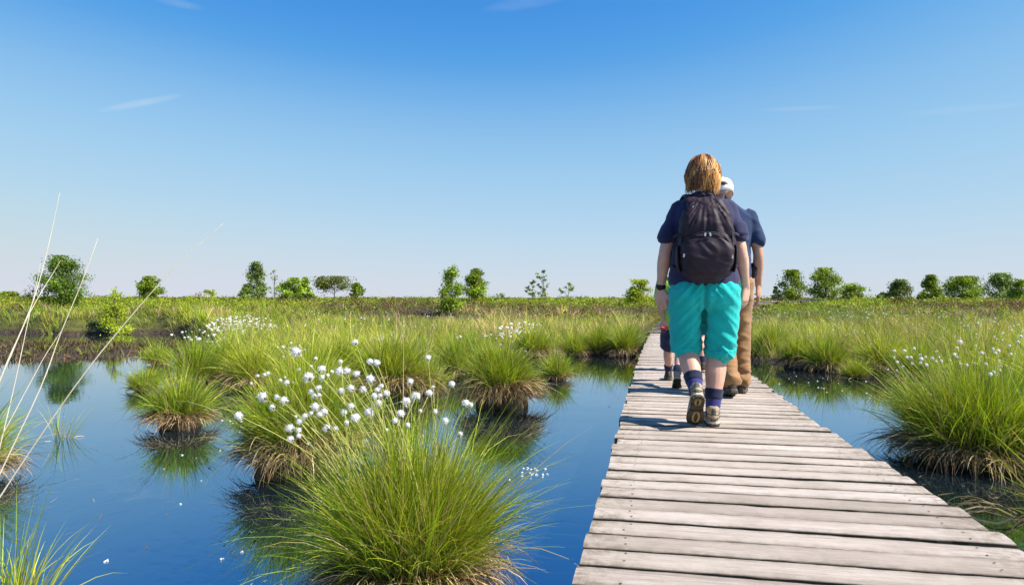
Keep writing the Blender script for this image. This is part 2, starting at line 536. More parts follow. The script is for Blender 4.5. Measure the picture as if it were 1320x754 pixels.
# ------------------------------------------------------------------ terrain
SX = np.array([-60, -30, -15, -10.5, -8, -6.6, -5.2, -3.8, -2.6, -1.4, -0.4, 0.4, 1.5, 2.6, 3.4, 4.0, 5.0, 6.0, 7.5, 10, 16, 60.])
SY = np.array([24, 23, 21, 20.5, 19, 15.0, 11.6, 9.6, 8.8, 9.4, 11.4, 13.2, 13.6, 13.6, 12.2, 10.9, 10.2, 9.3, 8.4, 6.5, 4.0, 2.0])
ZY = np.array([0, 8, 12, 15, 18, 20, 22.5, 26, 32, 45, 80, 200, 6000.])
ZZ = np.array([.08, .08, .13, .20, .32, .46, .63, .74, .82, .87, .90, .96, 1.0])

def wob(X, Y):
    return (0.45 * np.sin(X * 1.3 + 0.7 * np.sin(Y * 0.9)) + 0.28 * np.sin(X * 3.1 + 1.3) * np.cos(Y * 1.7)
            + 0.15 * np.sin(X * 6.3 + Y * 4.1))

def shore(X, Y):
    """signed distance-like value: > 0 on land"""
    s = Y - np.interp(X, SX, SY) + wob(X, Y)
    mud = 1.0 - np.sqrt(((X + 11.2) / 5.9) ** 2 + ((Y - 13.9) / 2.5) ** 2) + 0.10 * wob(X * 1.7, Y * 1.3)
    return s, mud

def height(X, Y):
    X = np.asarray(X, float); Y = np.asarray(Y, float)
    s, mud = shore(X, Y)
    t = np.clip((s + 0.9) / 1.8, 0, 1)
    t = t * t * (3 - 2 * t)
    zl = np.interp(Y, ZY, ZZ)
    rough = 0.055 * (np.sin(X * 0.9 + 1.1 * np.sin(Y * 0.31)) * np.sin(Y * 0.7 + 0.8) + 0.6 * np.sin(X * 2.3 + Y * 1.1))
    rough = rough * np.clip((Y - 9) / 10, 0, 1) * np.clip((500 - Y) / 400, 0.2, 1)
    zl = zl + rough + 0.07 * np.clip((-X - 2) / 30, 0, 1) * np.clip((Y - 20) / 10, 0, 1)
    z = -0.5 + (zl + 0.5) * t
    tm = np.clip((mud + 0.15) / 0.3, 0, 1)
    zm = -0.5 + (0.5 + 0.035 + 0.02 * np.sin(X * 4) * np.sin(Y * 5)) * tm
    return np.maximum(z, zm)

gx = np.concatenate([-np.geomspace(4000, 42, 26), np.linspace(-40, 40, 251), np.geomspace(42, 4000, 26)])
gy = np.concatenate([-np.geomspace(1500, 12, 12), np.linspace(-10, 46, 221), np.geomspace(48, 5000, 34)])
GX, GY = np.meshgrid(gx, gy)
GZ = height(GX, GY)
V = np.stack([GX.ravel(), GY.ravel(), GZ.ravel()], 1)
nx, ny = len(gx), len(gy)
ii = (np.arange(ny - 1)[:, None] * nx + np.arange(nx - 1)[None, :]).ravel()
F = np.stack([ii, ii + 1, ii + 1 + nx, ii + nx], 1)
ground = link('ground', np_mesh('ground', V, F, smooth=True), M['ground'])
tag(ground, 'raised peat bog ground rising gently to the heath', kind='structure')

wv, wf = [], []
water = link('water', np_mesh('water', np.array([[-70, -60, 0], [70, -60, 0], [70, 30, 0], [-70, 30, 0]], float), np.array([[0, 1, 2, 3]])), M['water'])
tag(water, 'still dark blue bog pool mirroring the sky', kind='structure')

# ------------------------------------------------------------------ boardwalk
DECK = 0.27
DK_DIR = Vector((0.205, 1.0, 0)).normalized()
DK_N = Vector((DK_DIR.y, -DK_DIR.x, 0))            # to the right of the walking direction
board = empty('boardwalk', (0, 0, 0))
tag(board, 'weathered grey plank boardwalk crossing the bog pool', kind='structure')

M['nail'] = noise_mat('rusty_nail', (0.05, 0.03, 0.02), (0.12, 0.07, 0.045), 200, 0.7, 0.1)
def plank_mesh(length, width, seed, st=30):
    r = np.random.default_rng(seed)
    t = 0.042
    xs = np.linspace(-length / 2, length / 2, st)
    e1 = np.cumsum(r.normal(0, 0.0013, st)); e1 -= e1.mean()
    e2 = np.cumsum(r.normal(0, 0.0013, st)); e2 -= e2.mean()
    e1 *= .75; e2 *= .75
    e1 += np.minimum(r.normal(0, 0.0011, st), 0.001) * -1; e2 += np.minimum(r.normal(0, 0.0011, st), .001)
    for _ in range(r.integers(0, 3)):
        q = r.integers(2, st - 3); e2[q:q + 2] -= r.uniform(.003, .008)
    h = np.cumsum(r.normal(0, 0.0006, st)); h -= h.mean()
    V, C = [], []
    for i, x in enumerate(xs):
        w1, w2 = -width / 2 + e1[i], width / 2 + e2[i]
        b1, b2 = 0.0015 + r.random() * 0.003, 0.0015 + r.random() * 0.003
        xo = (r.normal(0, 0.002) if i in (0, st - 1) else 0)
        prof = [(w1 + .002, -t), (w1, -b1 - .001), (w1 + b1, -0.0008), (w1 * .45, 0.0015 + h[i]), (w2 * .45, 0.0015 + h[i] * .6),
                (w2 - b2, -0.0008), (w2, -b2 - .001), (w2 - .002, -t)]
        endw = max(0.0, 1 - min(x + length / 2, length / 2 - x) / 0.16)
        for k, (y, z) in enumerate(prof):
            V.append((x + xo, y, z))
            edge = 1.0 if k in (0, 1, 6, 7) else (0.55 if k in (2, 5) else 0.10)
            C.append([min(1, edge * 0.6 + endw * 0.75 * (0.5 + r.random() * 0.5)), 1.0 if k in (0, 1, 6, 7) else (0.22 if k in (2, 5) else 0.0), 0.0])  # green channel: grime and painted gap shade on sides and bevels
    n = 8
    F = []
    for i in range(st - 1):
        for k in range(n):
            a, b = i * n + k, i * n + (k + 1) % n
            F.append((a, a + n, b + n, b))
    me = bpy.data.meshes.new('plank')
    F.append(tuple(range(n))); F.append(tuple((st - 1) * n + k for k in range(n))[::-1])
    nb_ = len(F)
    for xe in (-length / 2 + .13, length / 2 - .13):
        for yo in (-.032, .034):
            x0, y0 = xe + r.normal(0, .006), yo + r.normal(0, .005)
            b = len(V)
            for q in range(6):
                V.append((x0 + .0042 * math.cos(q * 1.047), y0 + .0042 * math.sin(q * 1.047), .0034)); C.append([0, 0, 0])
            F.append(tuple(range(b, b + 6)))
    me.from_pydata(V, [], F)
    for q in range(nb_, len(F)):
        me.polygons[q].material_index = 1
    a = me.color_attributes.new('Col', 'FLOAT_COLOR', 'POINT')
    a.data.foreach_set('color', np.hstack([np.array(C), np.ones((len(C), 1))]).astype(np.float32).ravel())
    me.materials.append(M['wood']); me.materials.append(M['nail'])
    me.update()
    return me

def left_edge(Y):
    return Vector((0.205 * Y - 0.215 + 0.0012 * max(Y - 5, 0) ** 2 * 1.0, Y, DECK))

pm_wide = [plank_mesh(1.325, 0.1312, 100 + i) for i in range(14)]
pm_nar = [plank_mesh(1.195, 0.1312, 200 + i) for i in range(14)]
pos = -1.6
i = 0
while pos < 15.6:
    le = left_edge(pos)
    nxt = left_edge(pos + 0.1)
    d = (nxt - le).normalized()
    nrm = Vector((d.y, -d.x, 0))
    if pos < 3.42:
        L_, me = 1.325, pm_wide[(i * 5 + i // 14) % 14]
    else:
        L_, me = 1.195, pm_nar[(i * 5 + i // 14) % 14]
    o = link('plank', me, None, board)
    jit = random.uniform(-0.012, 0.012)
    Lw = float(np.interp(pos, [2.6, 4.3, 7, 15], [1.335, 1.225, 1.19, 1.19])) + random.uniform(-.01, .01)
    c = le + nrm * (Lw / 2 + jit)
    o.location = (c.x, c.y, DECK + random.uniform(-0.003, 0.003))
    o.rotation_euler = (random.uniform(-.006, .006), random.uniform(-.003, .003), math.atan2(nrm.y, nrm.x) + random.uniform(-.006, .006) + (math.pi if random.random() < .5 else 0))
    o.scale = (Lw / L_, random.uniform(0.965, 1.0), 1)
    pos += 0.1455 * d.y
    i += 1
# the walk climbs onto the heath and swings away to the right
far_path = spline([(3.35, 15.7), (4.1, 17.6), (5.5, 20.4), (7.9, 24.5), (10.4, 28.6), (13.2, 31.0)], 30)
acc = 0.0
last = far_path[0]
for k in range(1, len(far_path)):
    p = far_path[k]
    seg = np.linalg.norm(p - last)
    if seg < 0.146:
        continue
    d = Vector((*(p - last), 0)).normalized()
    last = p
    nrm = Vector((d.y, -d.x, 0))
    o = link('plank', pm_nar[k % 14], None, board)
    z = float(height(p[0], p[1]))
    zz = DECK + (max(DECK, z + 0.16) - DECK) * min(1, max(0, (p[1] - 15.7) / 1.5))
    o.location = (p[0] + nrm.x * .3, p[1] + nrm.y * .3, zz)
    o.rotation_euler = (0, 0, math.atan2(nrm.y, nrm.x))
# bearers and posts
for off in (0.14, 1.02):
    V, F = [], []
    pts = []
    for Yb in np.linspace(-1.6, 15.6, 12):
        le = left_edge(Yb)
        pts.append(le + DK_N * off + Vector((0, 0, -0.045 - 0.06)))
    v, f = tube(pts, [(0.045, 0.055)] * len(pts), hint=(1, 0, 0), n=8, p=6, k=1)
    link('beam', list_mesh('beam', v, f, False), M['beam'], board)
for Yb in np.arange(0.6, 15.5, 2.1):
    for off in (0.10, 1.08):
        le = left_edge(Yb) + DK_N * off
        v, f = tube([(0, 0, -0.75), (0, 0, -0.3), (0, 0, 0.0)], [0.05, 0.048, 0.045], hint=(1, 0, 0), n=9, k=1)
        o = link('post', list_mesh('post', v, f, True), M['beam'], board)
        o.location = (le.x, le.y, DECK - 0.115)

# ------------------------------------------------------------------ grass
def ribbons(P0, az, L, tilt, bend, W, segs, face, c0, c1, power=1.5, base_w=0.65):
    """N blades as tapering strips. tilt = start lean from the vertical, bend = added lean at the tip; c0 root colour, c1 tip colour (N,3)"""
    N = len(P0)
    s = np.linspace(0, 1, segs + 1)
    th = tilt[:, None] + bend[:, None] * s[None, :] ** power
    ds = L[:, None] / segs
    thm = (th[:, 1:] + th[:, :-1]) / 2
    hx = np.concatenate([np.zeros((N, 1)), np.cumsum(np.sin(thm) * ds, 1)], 1)
    hz = np.concatenate([np.zeros((N, 1)), np.cumsum(np.cos(thm) * ds, 1)], 1)
    ca, sa = np.cos(az)[:, None], np.sin(az)[:, None]
    P = np.stack([P0[:, 0:1] + hx * ca, P0[:, 1:2] + hx * sa, P0[:, 2:3] + hz], 2)
    side = np.stack([-sa * np.ones_like(th), ca * np.ones_like(th), np.zeros_like(th)], 2)
    nor = np.stack([-np.cos(th) * ca, -np.cos(th) * sa, np.sin(th)], 2)
    f = face[:, None, None]
    w = side * np.cos(f) + nor * np.sin(f)
    wp = np.minimum(1, base_w + s * 1.2) * (1 - s ** 2.2) + 0.04
    w = w * (W[:, None] * wp[None, :] * 0.5)[:, :, None]
    V = np.stack([P - w, P + w], 2).reshape(-1, 3)
    b = (np.arange(N)[:, None] * (segs + 1) + np.arange(segs)[None, :]).ravel() * 2
    F = np.stack([b, b + 1, b + 3, b + 2], 1)
    tt = s[None, :, None] ** 0.8
    C = c0[:, None, :] * (1 - tt) + c1[:, None, :] * tt
    C = np.repeat(C[:, :, None, :], 2, 2).reshape(-1, 3)
    return V, F, C

def cat(*parts):
    V, F, C, n = [], [], [], 0
    for v, f, c in parts:
        V.append(v); F.append(f + n); C.append(c); n += len(v)
    return np.concatenate(V), np.concatenate(F), np.concatenate(C)

GREEN = np.array([0.245, 0.365, 0.010])
DEEP = np.array([0.080, 0.195, 0.008])
YELL = np.array([0.45, 0.47, 0.030])
STRAW = np.array([0.50, 0.37, 0.19])
BROWN = np.array([0.20, 0.115, 0.055])

def mixcol(r, N, cols, wts, var=0.30):
    idx = r.choice(len(cols), N, p=np.array(wts) / sum(wts))
    c = np.array(cols)[idx]
    return c * np.exp(r.normal(0, var, (N, 1)))

def tussock_parts(seed, rad, mound, L, n_green, n_dead, W=0.003, spread=1.0, greens=(GREEN, DEEP, YELL), gw=(5, 3, 2), segs=6, sunward=0.0, upright=0.0, dead_len=0.5):
    """mesh data of one tussock: a peat mound, living blades, hanging dead thatch"""
    r = np.random.default_rng(seed)
    # mound
    nu, nv = 18, 8
    Vm, Fm = [], []
    for j in range(nv + 1):
        t = j / nv
        for i in range(nu):
            a = 2 * math.pi * i / nu
            q = rad * (0.90 + 0.10 * math.sin(2.3 * a + seed) + 0.07 * math.sin(5.1 * a + seed * 2))
            rr = q * math.cos(t * math.pi / 2) ** 0.6
            Vm.append((rr * math.cos(a), rr * math.sin(a), -0.12 + (mound + 0.12) * math.sin(t * math.pi / 2)))
    for j in range(nv):
        for i in range(nu):
            Fm.append((j * nu + i, j * nu + (i + 1) % nu, (j + 1) * nu + (i + 1) % nu, (j + 1) * nu + i))
    mound_me = list_mesh('mound', Vm, Fm)
    # living blades, in small shoots
    ns = max(12, n_green // 22)
    sr = rad * 0.80 * np.sqrt(r.random(ns)); sa = r.random(ns) * 2 * math.pi
    si = r.integers(0, ns, n_green)
    pr = np.abs(sr[si] + r.normal(0, rad * 0.07, n_green)); pa = sa[si] + r.normal(0, 0.16, n_green)
    q = np.clip(pr / rad, 0, 1.1)
    P0 = np.stack([pr * np.cos(pa), pr * np.sin(pa), (mound * np.sqrt(np.clip(1 - q ** 2 * 0.92, 0.02, 1))) - 0.02], 1)
    az = pa + r.normal(0, 0.80, n_green) * (1.3 - 0.6 * np.clip(q, 0, 1))
    tilt = np.abs((0.06 + 0.62 * q ** 1.3) * spread * (1 - upright) + r.normal(0, 0.14, n_green))
    bend = (0.15 + 0.75 * q ** 1.2) * spread * np.exp(r.normal(0, 0.45, n_green))
    bend = np.minimum(bend, 1.75 - tilt)
    LL = L * np.exp(r.normal(0, 0.22, n_green)) * (1.0 - 0.15 * q) * np.exp(r.normal(0, .17, ns))[si]
    az = az + r.normal(0, .45, ns)[si]
    tilt = np.abs(tilt + r.normal(0, .11, ns)[si])
    # a few broken or fallen blades
    fb = r.random(n_green) < .03
    tilt[fb] += r.uniform(.3, .8, fb.sum()); bend[fb] = r.uniform(.2, 1.2, fb.sum()); LL[fb] *= r.uniform(.9, 1.35, fb.sum())
    tipc = mixcol(r, n_green, greens, gw)
    dry = r.random(n_green) < 0.12
    tipc[dry] = STRAW * np.exp(r.normal(0, 0.2, (dry.sum(), 1)))
    shoot_c = np.exp(r.normal(0, 0.20, (ns, 1)))[si]
    tipc = tipc * shoot_c
    root = tipc * 0.50 + (STRAW * 0.25 + BROWN * 0.55) * 0.40
    tip2 = tipc * 0.85 + YELL * 0.15
    g = ribbons(P0, az, LL, tilt, bend, W * np.exp(r.normal(0, 0.25, n_green)), segs, r.uniform(-1.2, 1.2, n_green), root, tip2)
    green_me = np_mesh('green_blades', *g)
    # dead thatch: springs from the mound and hangs down to the water
    a = r.random(n_dead) * 2 * math.pi
    pr = rad * (0.55 + 0.45 * r.random(n_dead))
    q = pr / rad
    P0 = np.stack([pr * np.cos(a), pr * np.sin(a), mound * np.sqrt(np.clip(1 - q ** 2 * 0.9, 0.05, 1)) - 0.01], 1)
    dl = dead_len * L * np.exp(r.normal(0, 0.3, n_dead))
    c = mixcol(r, n_dead, (STRAW, BROWN, BROWN * .55, STRAW * 0.6), (3.5, 5, 3, 3), 0.3)
    d = ribbons(P0, a + r.normal(0, 0.45, n_dead), dl, 0.5 + 0.4 * r.random(n_dead), 1.5 + 0.8 * r.random(n_dead),
                W * 1.15 * np.exp(r.normal(0, 0.25, n_dead)), 5, r.uniform(-1.2, 1.2, n_dead), c * 0.7, c, power=0.8)
    dead_me = np_mesh('dead_thatch', *d)
    return mound_me, green_me, dead_me

def build_tussock(name, meshes, loc, label, group=None, rz=0.0, sc=1.0, cat_='grass tussock'):
    t = empty(name, loc, rz)
    t.scale = (sc, sc, sc) if np.isscalar(sc) else sc
    tag(t, label, cat_, group)
    link('mound', meshes[0], M['peat'], t)
    tag(link('green_blades', meshes[1], M['grass'], t), kind='stuff')
    tag(link('dead_thatch', meshes[2], M['straw'], t), kind='stuff')
    return t

# seed heads: a ball of white fluff with loose hairs, above a dark bract
def fluff_mesh(seed, subdiv=2, hairs=170):
    r = np.random.default_rng(seed)
    V, F = [], []
    nu, nv = 12, 8
    for j in range(nv + 1):
        t = math.pi * j / nv
        for i in range(nu):
            a = 2 * math.pi * i / nu
            n = Vector((math.sin(t) * math.cos(a), math.sin(t) * math.sin(a), -math.cos(t)))
            d = 0.76 + 0.30 * mnoise.noise(n * 1.7 + Vector((seed * 3.3, 0, 0))) + 0.22 * mnoise.noise(n * 4.5 + Vector((0, seed * 2.1, 0)))
            V.append((n.x * d, n.y * d, n.z * d * 0.95 + (0.1 if n.z < 0 else 0)))
    for j in range(nv):
        for i in range(nu):
            F.append((j * nu + i, j * nu + (i + 1) % nu, (j + 1) * nu + (i + 1) % nu, (j + 1) * nu + i))
    for _ in range(hairs):
        n = Vector(r.normal(0, 1, 3)).normalized()
        s = n.cross(Vector(r.normal(0, 1, 3))).normalized() * 0.06
        e = n * (0.90 + 0.26 * r.random()) + Vector(r.normal(0, .13, 3)) + Vector((.12, .04, -.04))
        b = len(V)
        V += [tuple(n * .65 - s), tuple(n * .65 + s), tuple(e + s * .35), tuple(e - s * .35)]
        F.append((b, b + 1, b + 2, b + 3))
    me = list_mesh('seed_head', V, F)
    me.materials.append(M['cotton'])
    return me
FLUFF = [fluff_mesh(i) for i in range(6)]
bv, bf = tube([(0, 0, -1.0), (0, 0, -.75), (0, 0, -.5)], [.12, .3, .38], n=8, k=1)
BRACT = list_mesh('bract', bv, bf); BRACT.materials.append(M['bract'])

def stalk(parent, root, head, r_head, seed, col_=(0.2, 0.24, 0.05)):
    """one flowering stalk: root and head in the tussock's own frame"""
    r = np.random.default_rng(seed)
    root, head = Vector(root), Vector(head)
    ctrl = root.lerp(head, 0.55) + Vector((root.x - head.x, root.y - head.y, 0)) * 0.22 + Vector((r.normal(0, .01), r.normal(0, .01), 0.02))
    pts = []
    for k in range(9):
        t = k / 8
        pts.append(root * (1 - t) ** 2 + ctrl * 2 * t * (1 - t) + head * t * t)
    v, f = tube(pts, list(np.linspace(0.0021, 0.0014, 9)), hint=(0.3, 1, 0.1), n=5, k=1)
    me = list_mesh('flower_stalk', v, f)
    s = link('flower_stalk', me, M['stalk'], parent)
    h = link('seed_head', FLUFF[int(r.integers(0, 6))], None, s)
    h.location = head
    h.scale = (r_head, r_head, r_head * float(r.uniform(0.92, 1.12)))
    ax = (pts[-1] - pts[-2]).normalized()
    h.rotation_euler = ax.to_track_quat('Z', 'Y').to_euler()
    b = link('bract', BRACT, None, s)
    b.location = head; b.scale = (r_head,) * 3; b.rotation_euler = h.rotation_euler
    return s
M['stalk'] = noise_mat('stalk', (0.26, 0.29, 0.05), (0.38, 0.36, 0.10), 30, 0.5, 0.05)

# ---- the near tussock with its cloud of cotton heads
T1 = Vector((-0.365, 2.50, 0.0))
t1 = build_tussock('cottongrass_tussock', tussock_parts(11, 0.225, 0.13, 0.39, 7200, 2200, W=0.0030, spread=0.95, gw=(5, 2.2, 3)), T1,
                   'large bright green cottongrass tussock in the water, nearest the camera, crowded with white heads', 'cottongrass tussocks standing in the pool')
HEADS1 = [(652,45,18),(335,95,26),(475,187,22),(405,230,28),(475,235,18),(288,260,16),(160,337,27),(234,336,15),(273,355,23),(210,391,17),(458,289,18),(415,307,16),(432,330,15),(460,328,14),(437,388,24),(487,415,22),(460,430,16),(384,438,17),(417,425,14),(356,468,19),(337,441,9),(305,502,25),(352,516,18),(350,543,15),(309,560,19),(404,585,10),(568,200,22),(609,200,21),(659,214,20),(577,303,17),(630,290,20),(692,294,18),(730,148,18),(764,155,20),(730,240,24),(790,280,15),(769,300,15),(752,330,17),(783,330,14),(817,318,20),(775,372,26),(631,386,19),(594,418,18),(645,446,22),(660,440,16),(607,473,14),(722,417,26),(502,502,23),(547,505,16),(705,574,17),(819,513,12),(866,465,22),(893,424,22),(925,362,25),(976,332,25),(1046,315,20),(943,255,18),(1038,128,17),(1066,284,10),(997,410,11),(1077,415,14),(931,485,14),(1130,463,19),(1210,535,16),(1166,268,18),(1240,370,22),(1265,378,14),(1010,545,10),(30,436,22),(574,148,12)]
r1 = np.random.default_rng(5)
for k, (cx, cy, cr) in enumerate(HEADS1):
    x, y = 300 + cx / 4.125, 430 + cy / 4.125
    Yd = T1.y + float(r1.uniform(-0.25, 0.42))
    head = at(x, y, Yd) - T1
    ra, rr_ = r1.random() * 2 * math.pi, 0.20 * math.sqrt(r1.random())
    root = Vector((rr_ * math.cos(ra) + head.x * 0.12, rr_ * math.sin(ra) + head.y * .1, 0.10))
    stalk(t1, root, head, cr / 4.125 / FPX * Yd * 1.0, k)

def more_heads(t, n, seed, rad, top, size, y_off=0.0):
    r = np.random.default_rng(seed)
    for k in range(n):
        a = r.random() * 2 * math.pi; q = math.sqrt(r.random())
        head = Vector((rad * q * math.cos(a), rad * q * math.sin(a), top * float(r.uniform(0.86, 1.12)) * (1 - 0.12 * q)))
        root = Vector((head.x * .25, head.y * .25, 0.1))
        stalk(t, root, head, size * float(r.uniform(0.7, 1.2)), seed * 100 + k)

# ---- other unique tussocks
def place(x, y):
    p = on_level(x, y, 0.0); return Vector((p.x, p.y, 0))
t2 = build_tussock('cottongrass_tussock', tussock_parts(12, 0.30, 0.27, 0.34, 4800, 2400, W=0.0038, spread=0.95, gw=(5, 3, 2.5)), place(388, 606),
                   'broad leaning cottongrass tussock with brown thatch, left behind the nearest one', 'cottongrass tussocks standing in the pool')
more_heads(t2, 16, 31, 0.36, 0.64, 0.011)
t7 = build_tussock('cottongrass_tussock', tussock_parts(13, 0.275, 0.29, 0.30, 4600, 2600, W=0.0048, spread=1.0, gw=(5, 3, 2), dead_len=0.75), place(646, 524),
                   'dome shaped tussock with thick hanging brown thatch, between nearest tussock and boardwalk', 'cottongrass tussocks standing in the pool')
tr1 = build_tussock('cottongrass_tussock', tussock_parts(14, 0.42, 0.14, 0.43, 7200, 2200, W=0.0040, spread=0.95, gw=(5, 3.5, 1.5), dead_len=0.55), place(1262, 592),
                    'large dark green cottongrass tussock right of the boardwalk, edged by ripples', 'cottongrass tussocks standing in the pool')
HEADS_R = [(132,168),(183,168),(232,155),(345,170),(195,200),(215,200),(263,188),(290,198),(325,205),(358,200),(175,247),(222,232),(98,263),(143,268),(295,240),(265,230),(268,208),(416,217),(437,186),(452,153),(467,122),(470,235),(453,200),(500,240),(540,232),(580,180),(636,157),(650,180),(663,168),(668,217),(675,245),(720,140),(727,184),(712,257),(621,287),(640,275),(672,268),(765,122),(777,92),(548,142),(551,318),(543,300),(598,234),(763,375),(370,220),(345,222),(130,200),(145,225),(685,300),(657,295)]
for k, (cx, cy) in enumerate(HEADS_R):
    x, y = 1120 + cx * 200 / 794, 410 + cy * 190 / 754
    Yd = tr1.location.y + float(r1.uniform(-0.3, 0.5))
    head = at(x, y, Yd) - tr1.location
    stalk(tr1, (head.x * .45 + r1.normal(0, .05), head.y * .3, 0.12), head, 0.0112 * float(r1.uniform(.6, 1.3)), 500 + k)
tl1 = build_tussock('grass_tussock', tussock_parts(15, 0.24, 0.14, 0.34, 2200, 900, W=0.0036, spread=1.15), place(-58, 622),
                    'pale grass tussock cut by the left edge of the picture, above its reflection', 'grass tussocks standing in the pool')
tl2 = build_tussock('grass_tussock', tussock_parts(16, 0.12, 0.02, 0.30, 190, 30, W=0.0042, spread=0.85, gw=(6, 1, 4)), on_level(8, 815),
                    'loose bright green grass blades in the bottom left corner', 'grass tussocks standing in the pool')
# sparse blades standing in open water
sp_ = build_tussock('grass_sprig', tussock_parts(17, 0.08, 0.0, 0.30, 46, 6, W=0.004, spread=0.9), place(80, 566),
                    'small sparse sprig of grass standing alone in open water', cat_='grass')
sp2 = build_tussock('sedge_clump', tussock_parts(18, 0.34, 0.02, 0.62, 260, 60, W=0.0042, spread=1.25, gw=(4, 1, 4)), Vector((2.62, 3.25, 0)),
                    'sparse arching sedge blades in the water beside the boardwalk, lower right', cat_='sedge')
sp3 = build_tussock('sedge_clump', tussock_parts(19, 0.30, 0.02, 0.50, 200, 60, W=0.004, spread=1.2, gw=(4, 1, 4)), Vector((2.55, 2.75, 0)),
                    'sedge blades at the right picture edge, nearest the boardwalk corner', cat_='sedge')

# ---- mid distance tussocks: six kinds, copied
PROTO = []
for k, (rad, mo, L, ng, nd, gw, dl) in enumerate([(0.30, 0.22, 0.45, 1700, 700, (5, 3, 2), .6), (0.24, 0.12, 0.42, 1500, 350, (6, 2, 3), .5), (0.36, 0.28, 0.50, 2100, 1100, (4, 3, 3), .7),
                                                  (0.28, 0.18, 0.55, 1700, 500, (4, 4, 1.5), .6), (0.22, 0.08, 0.36, 1200, 160, (7, 1.5, 3), .5), (0.32, 0.2, 0.46, 1700, 900, (3, 2, 5), .6)]):
    PROTO.append(tussock_parts(40 + k, rad, mo, L, ng, nd, W=0.0068, gw=gw, dead_len=dl, segs=5))
POOL = [  # x, y of the foot in the photo, kind, scale, label
    (231, 550, 0, 0.86, 'small isolated tussock with star shaped reflection, left of the broad leaning one'),
    (186, 504, 4, 0.80, 'low tuft of grass in the water beyond the isolated tussock'),
    (252, 497, 3, 0.98, 'tall dark green tussock on the left arm of the grassy spit'),
    (292, 488, 0, 1.05, 'tussock with pale straw foot behind the broad leaning one'),
    (205, 470, 1, 0.75, 'small tussock at the end of the mud bank'),
    (330, 500, 5, 1.05, 'yellowish tussock just behind the broad leaning tussock'),
    (398, 520, 5, 1.10, 'yellow green tussock between the two largest left tussocks'),
    (440, 497, 2, 0.95, 'rounded tussock in the middle of the grassy spit'),
    (505, 507, 2, 1.12, 'brown footed tussock behind the cloud of cotton heads'),
    (548, 506, 4, 1.15, 'small fresh green tussock leaning against the brown footed one'),
    (592, 487, 3, 0.95, 'dark tussock behind the dome shaped one, on its left'),
    (612, 470, 0, 1.0, 'tussock on the shore behind the dome shaped one'),
    (718, 489, 1, 0.80, 'small tussock with mirrored blades, right of the dome shaped one'),
    (690, 463, 2, 0.95, 'tussock under the drift of cotton heads on the far shore'),
    (740, 458, 4, 1.25, 'bright green tussock at the water edge, middle of far shore'),
    (772, 457, 1, 1.25, 'green tussock with sandy foot, second from the boardwalk on far shore'),
    (806, 459, 3, 1.02, 'dark tussock on the far shore touching the left boardwalk edge'),
    (995, 463, 3, 1.05, 'dark tussock on the right shore nearest the walking people'),
    (1028, 474, 0, 0.95, 'rounded tussock second from the people on the right shore'),
    (1065, 478, 3, 0.92, 'upright green tussock third from the people on the right shore'),
    (1104, 488, 4, 0.78, 'small fresh green cushion of grass at the right water edge'),
    (1140, 480, 5, 1.0, 'straw coloured tussock just left of the large right tussock'),
    (1180, 492, 0, 0.95, 'tussock half hidden behind the large right tussock'),
    (1400, 560, 2, 1.30, 'thatchy tussock at the right picture edge beside the large right tussock'),
    (1345, 545, 5, 1.05, 'yellowish tussock behind the large right tussock at the picture edge'),
]
for k, (x, y, kd, sc, lab) in enumerate(POOL):
    p = place(x, y)
    build_tussock('grass_tussock', PROTO[kd], (p.x, p.y, 0.0), lab, 'grass tussocks along the water edge', rz=k * 1.37, sc=(sc * .76, sc * .76, sc * .73))

# ---- meadow of uncounted grass on the land behind
def scatter(n, ymin, ymax, seed, power=1.0, fov=0.80, xlim=None):
    r = np.random.default_rng(seed)
    Y = ymin * (ymax / ymin) ** (r.random(n) ** power)
    X = r.uniform(-fov, fov, n) * Y
    return X, Y, r

def meadow(name, n_tuft, per, ymin, ymax, seed, cols, wts, Lm, W, cond, label, straw=0.0, spread=0.8, mat='grass'):
    X, Y, r = scatter(n_tuft, ymin, ymax, seed)
    keep = cond(X, Y)
    X, Y = X[keep], Y[keep]
    n = len(X)
    tl = Lm * np.interp(Y, [7, 12, 15, 18, 21], [.95, .92, .75, .48, .40]) * np.exp(r.normal(0, 0.22, n))
    tc = mixcol(r, n, cols, wts, 0.2)
    # clumpy patches
    pt = np.sin(X * 1.1 + 2 * np.sin(Y * .37)) * np.sin(Y * .8 + 1.3 * np.sin(X * .6))
    tc = tc * np.exp(0.42 * pt)[:, None]
    idx = np.repeat(np.arange(n), per)
    N = len(idx)
    a = r.random(N) * 2 * math.pi
    q = np.sqrt(r.random(N))
    rad = 0.20
    px, py = X[idx] + rad * q * np.cos(a), Y[idx] + rad * q * np.sin(a)
    P0 = np.stack([px, py, height(px, py) - 0.02], 1)
    c = tc[idx] * np.exp(r.normal(0, 0.2, (N, 1)))
    st = r.random(N) < straw
    c[st] = STRAW * np.exp(r.normal(0, 0.2, (st.sum(), 1)))
    ww = W * (Y[idx] / 14.0) ** 0.9
    tilt = np.abs((0.05 + 0.5 * q) * spread + r.normal(0, .12, N))
    bend = (0.2 + 0.6 * q) * spread * np.exp(r.normal(0, .4, N))
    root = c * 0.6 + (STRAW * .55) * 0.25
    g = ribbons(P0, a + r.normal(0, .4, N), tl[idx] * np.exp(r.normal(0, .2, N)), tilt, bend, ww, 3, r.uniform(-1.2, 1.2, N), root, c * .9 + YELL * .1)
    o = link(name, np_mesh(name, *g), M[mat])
    tag(o, label, 'grass', kind='stuff')
    return o

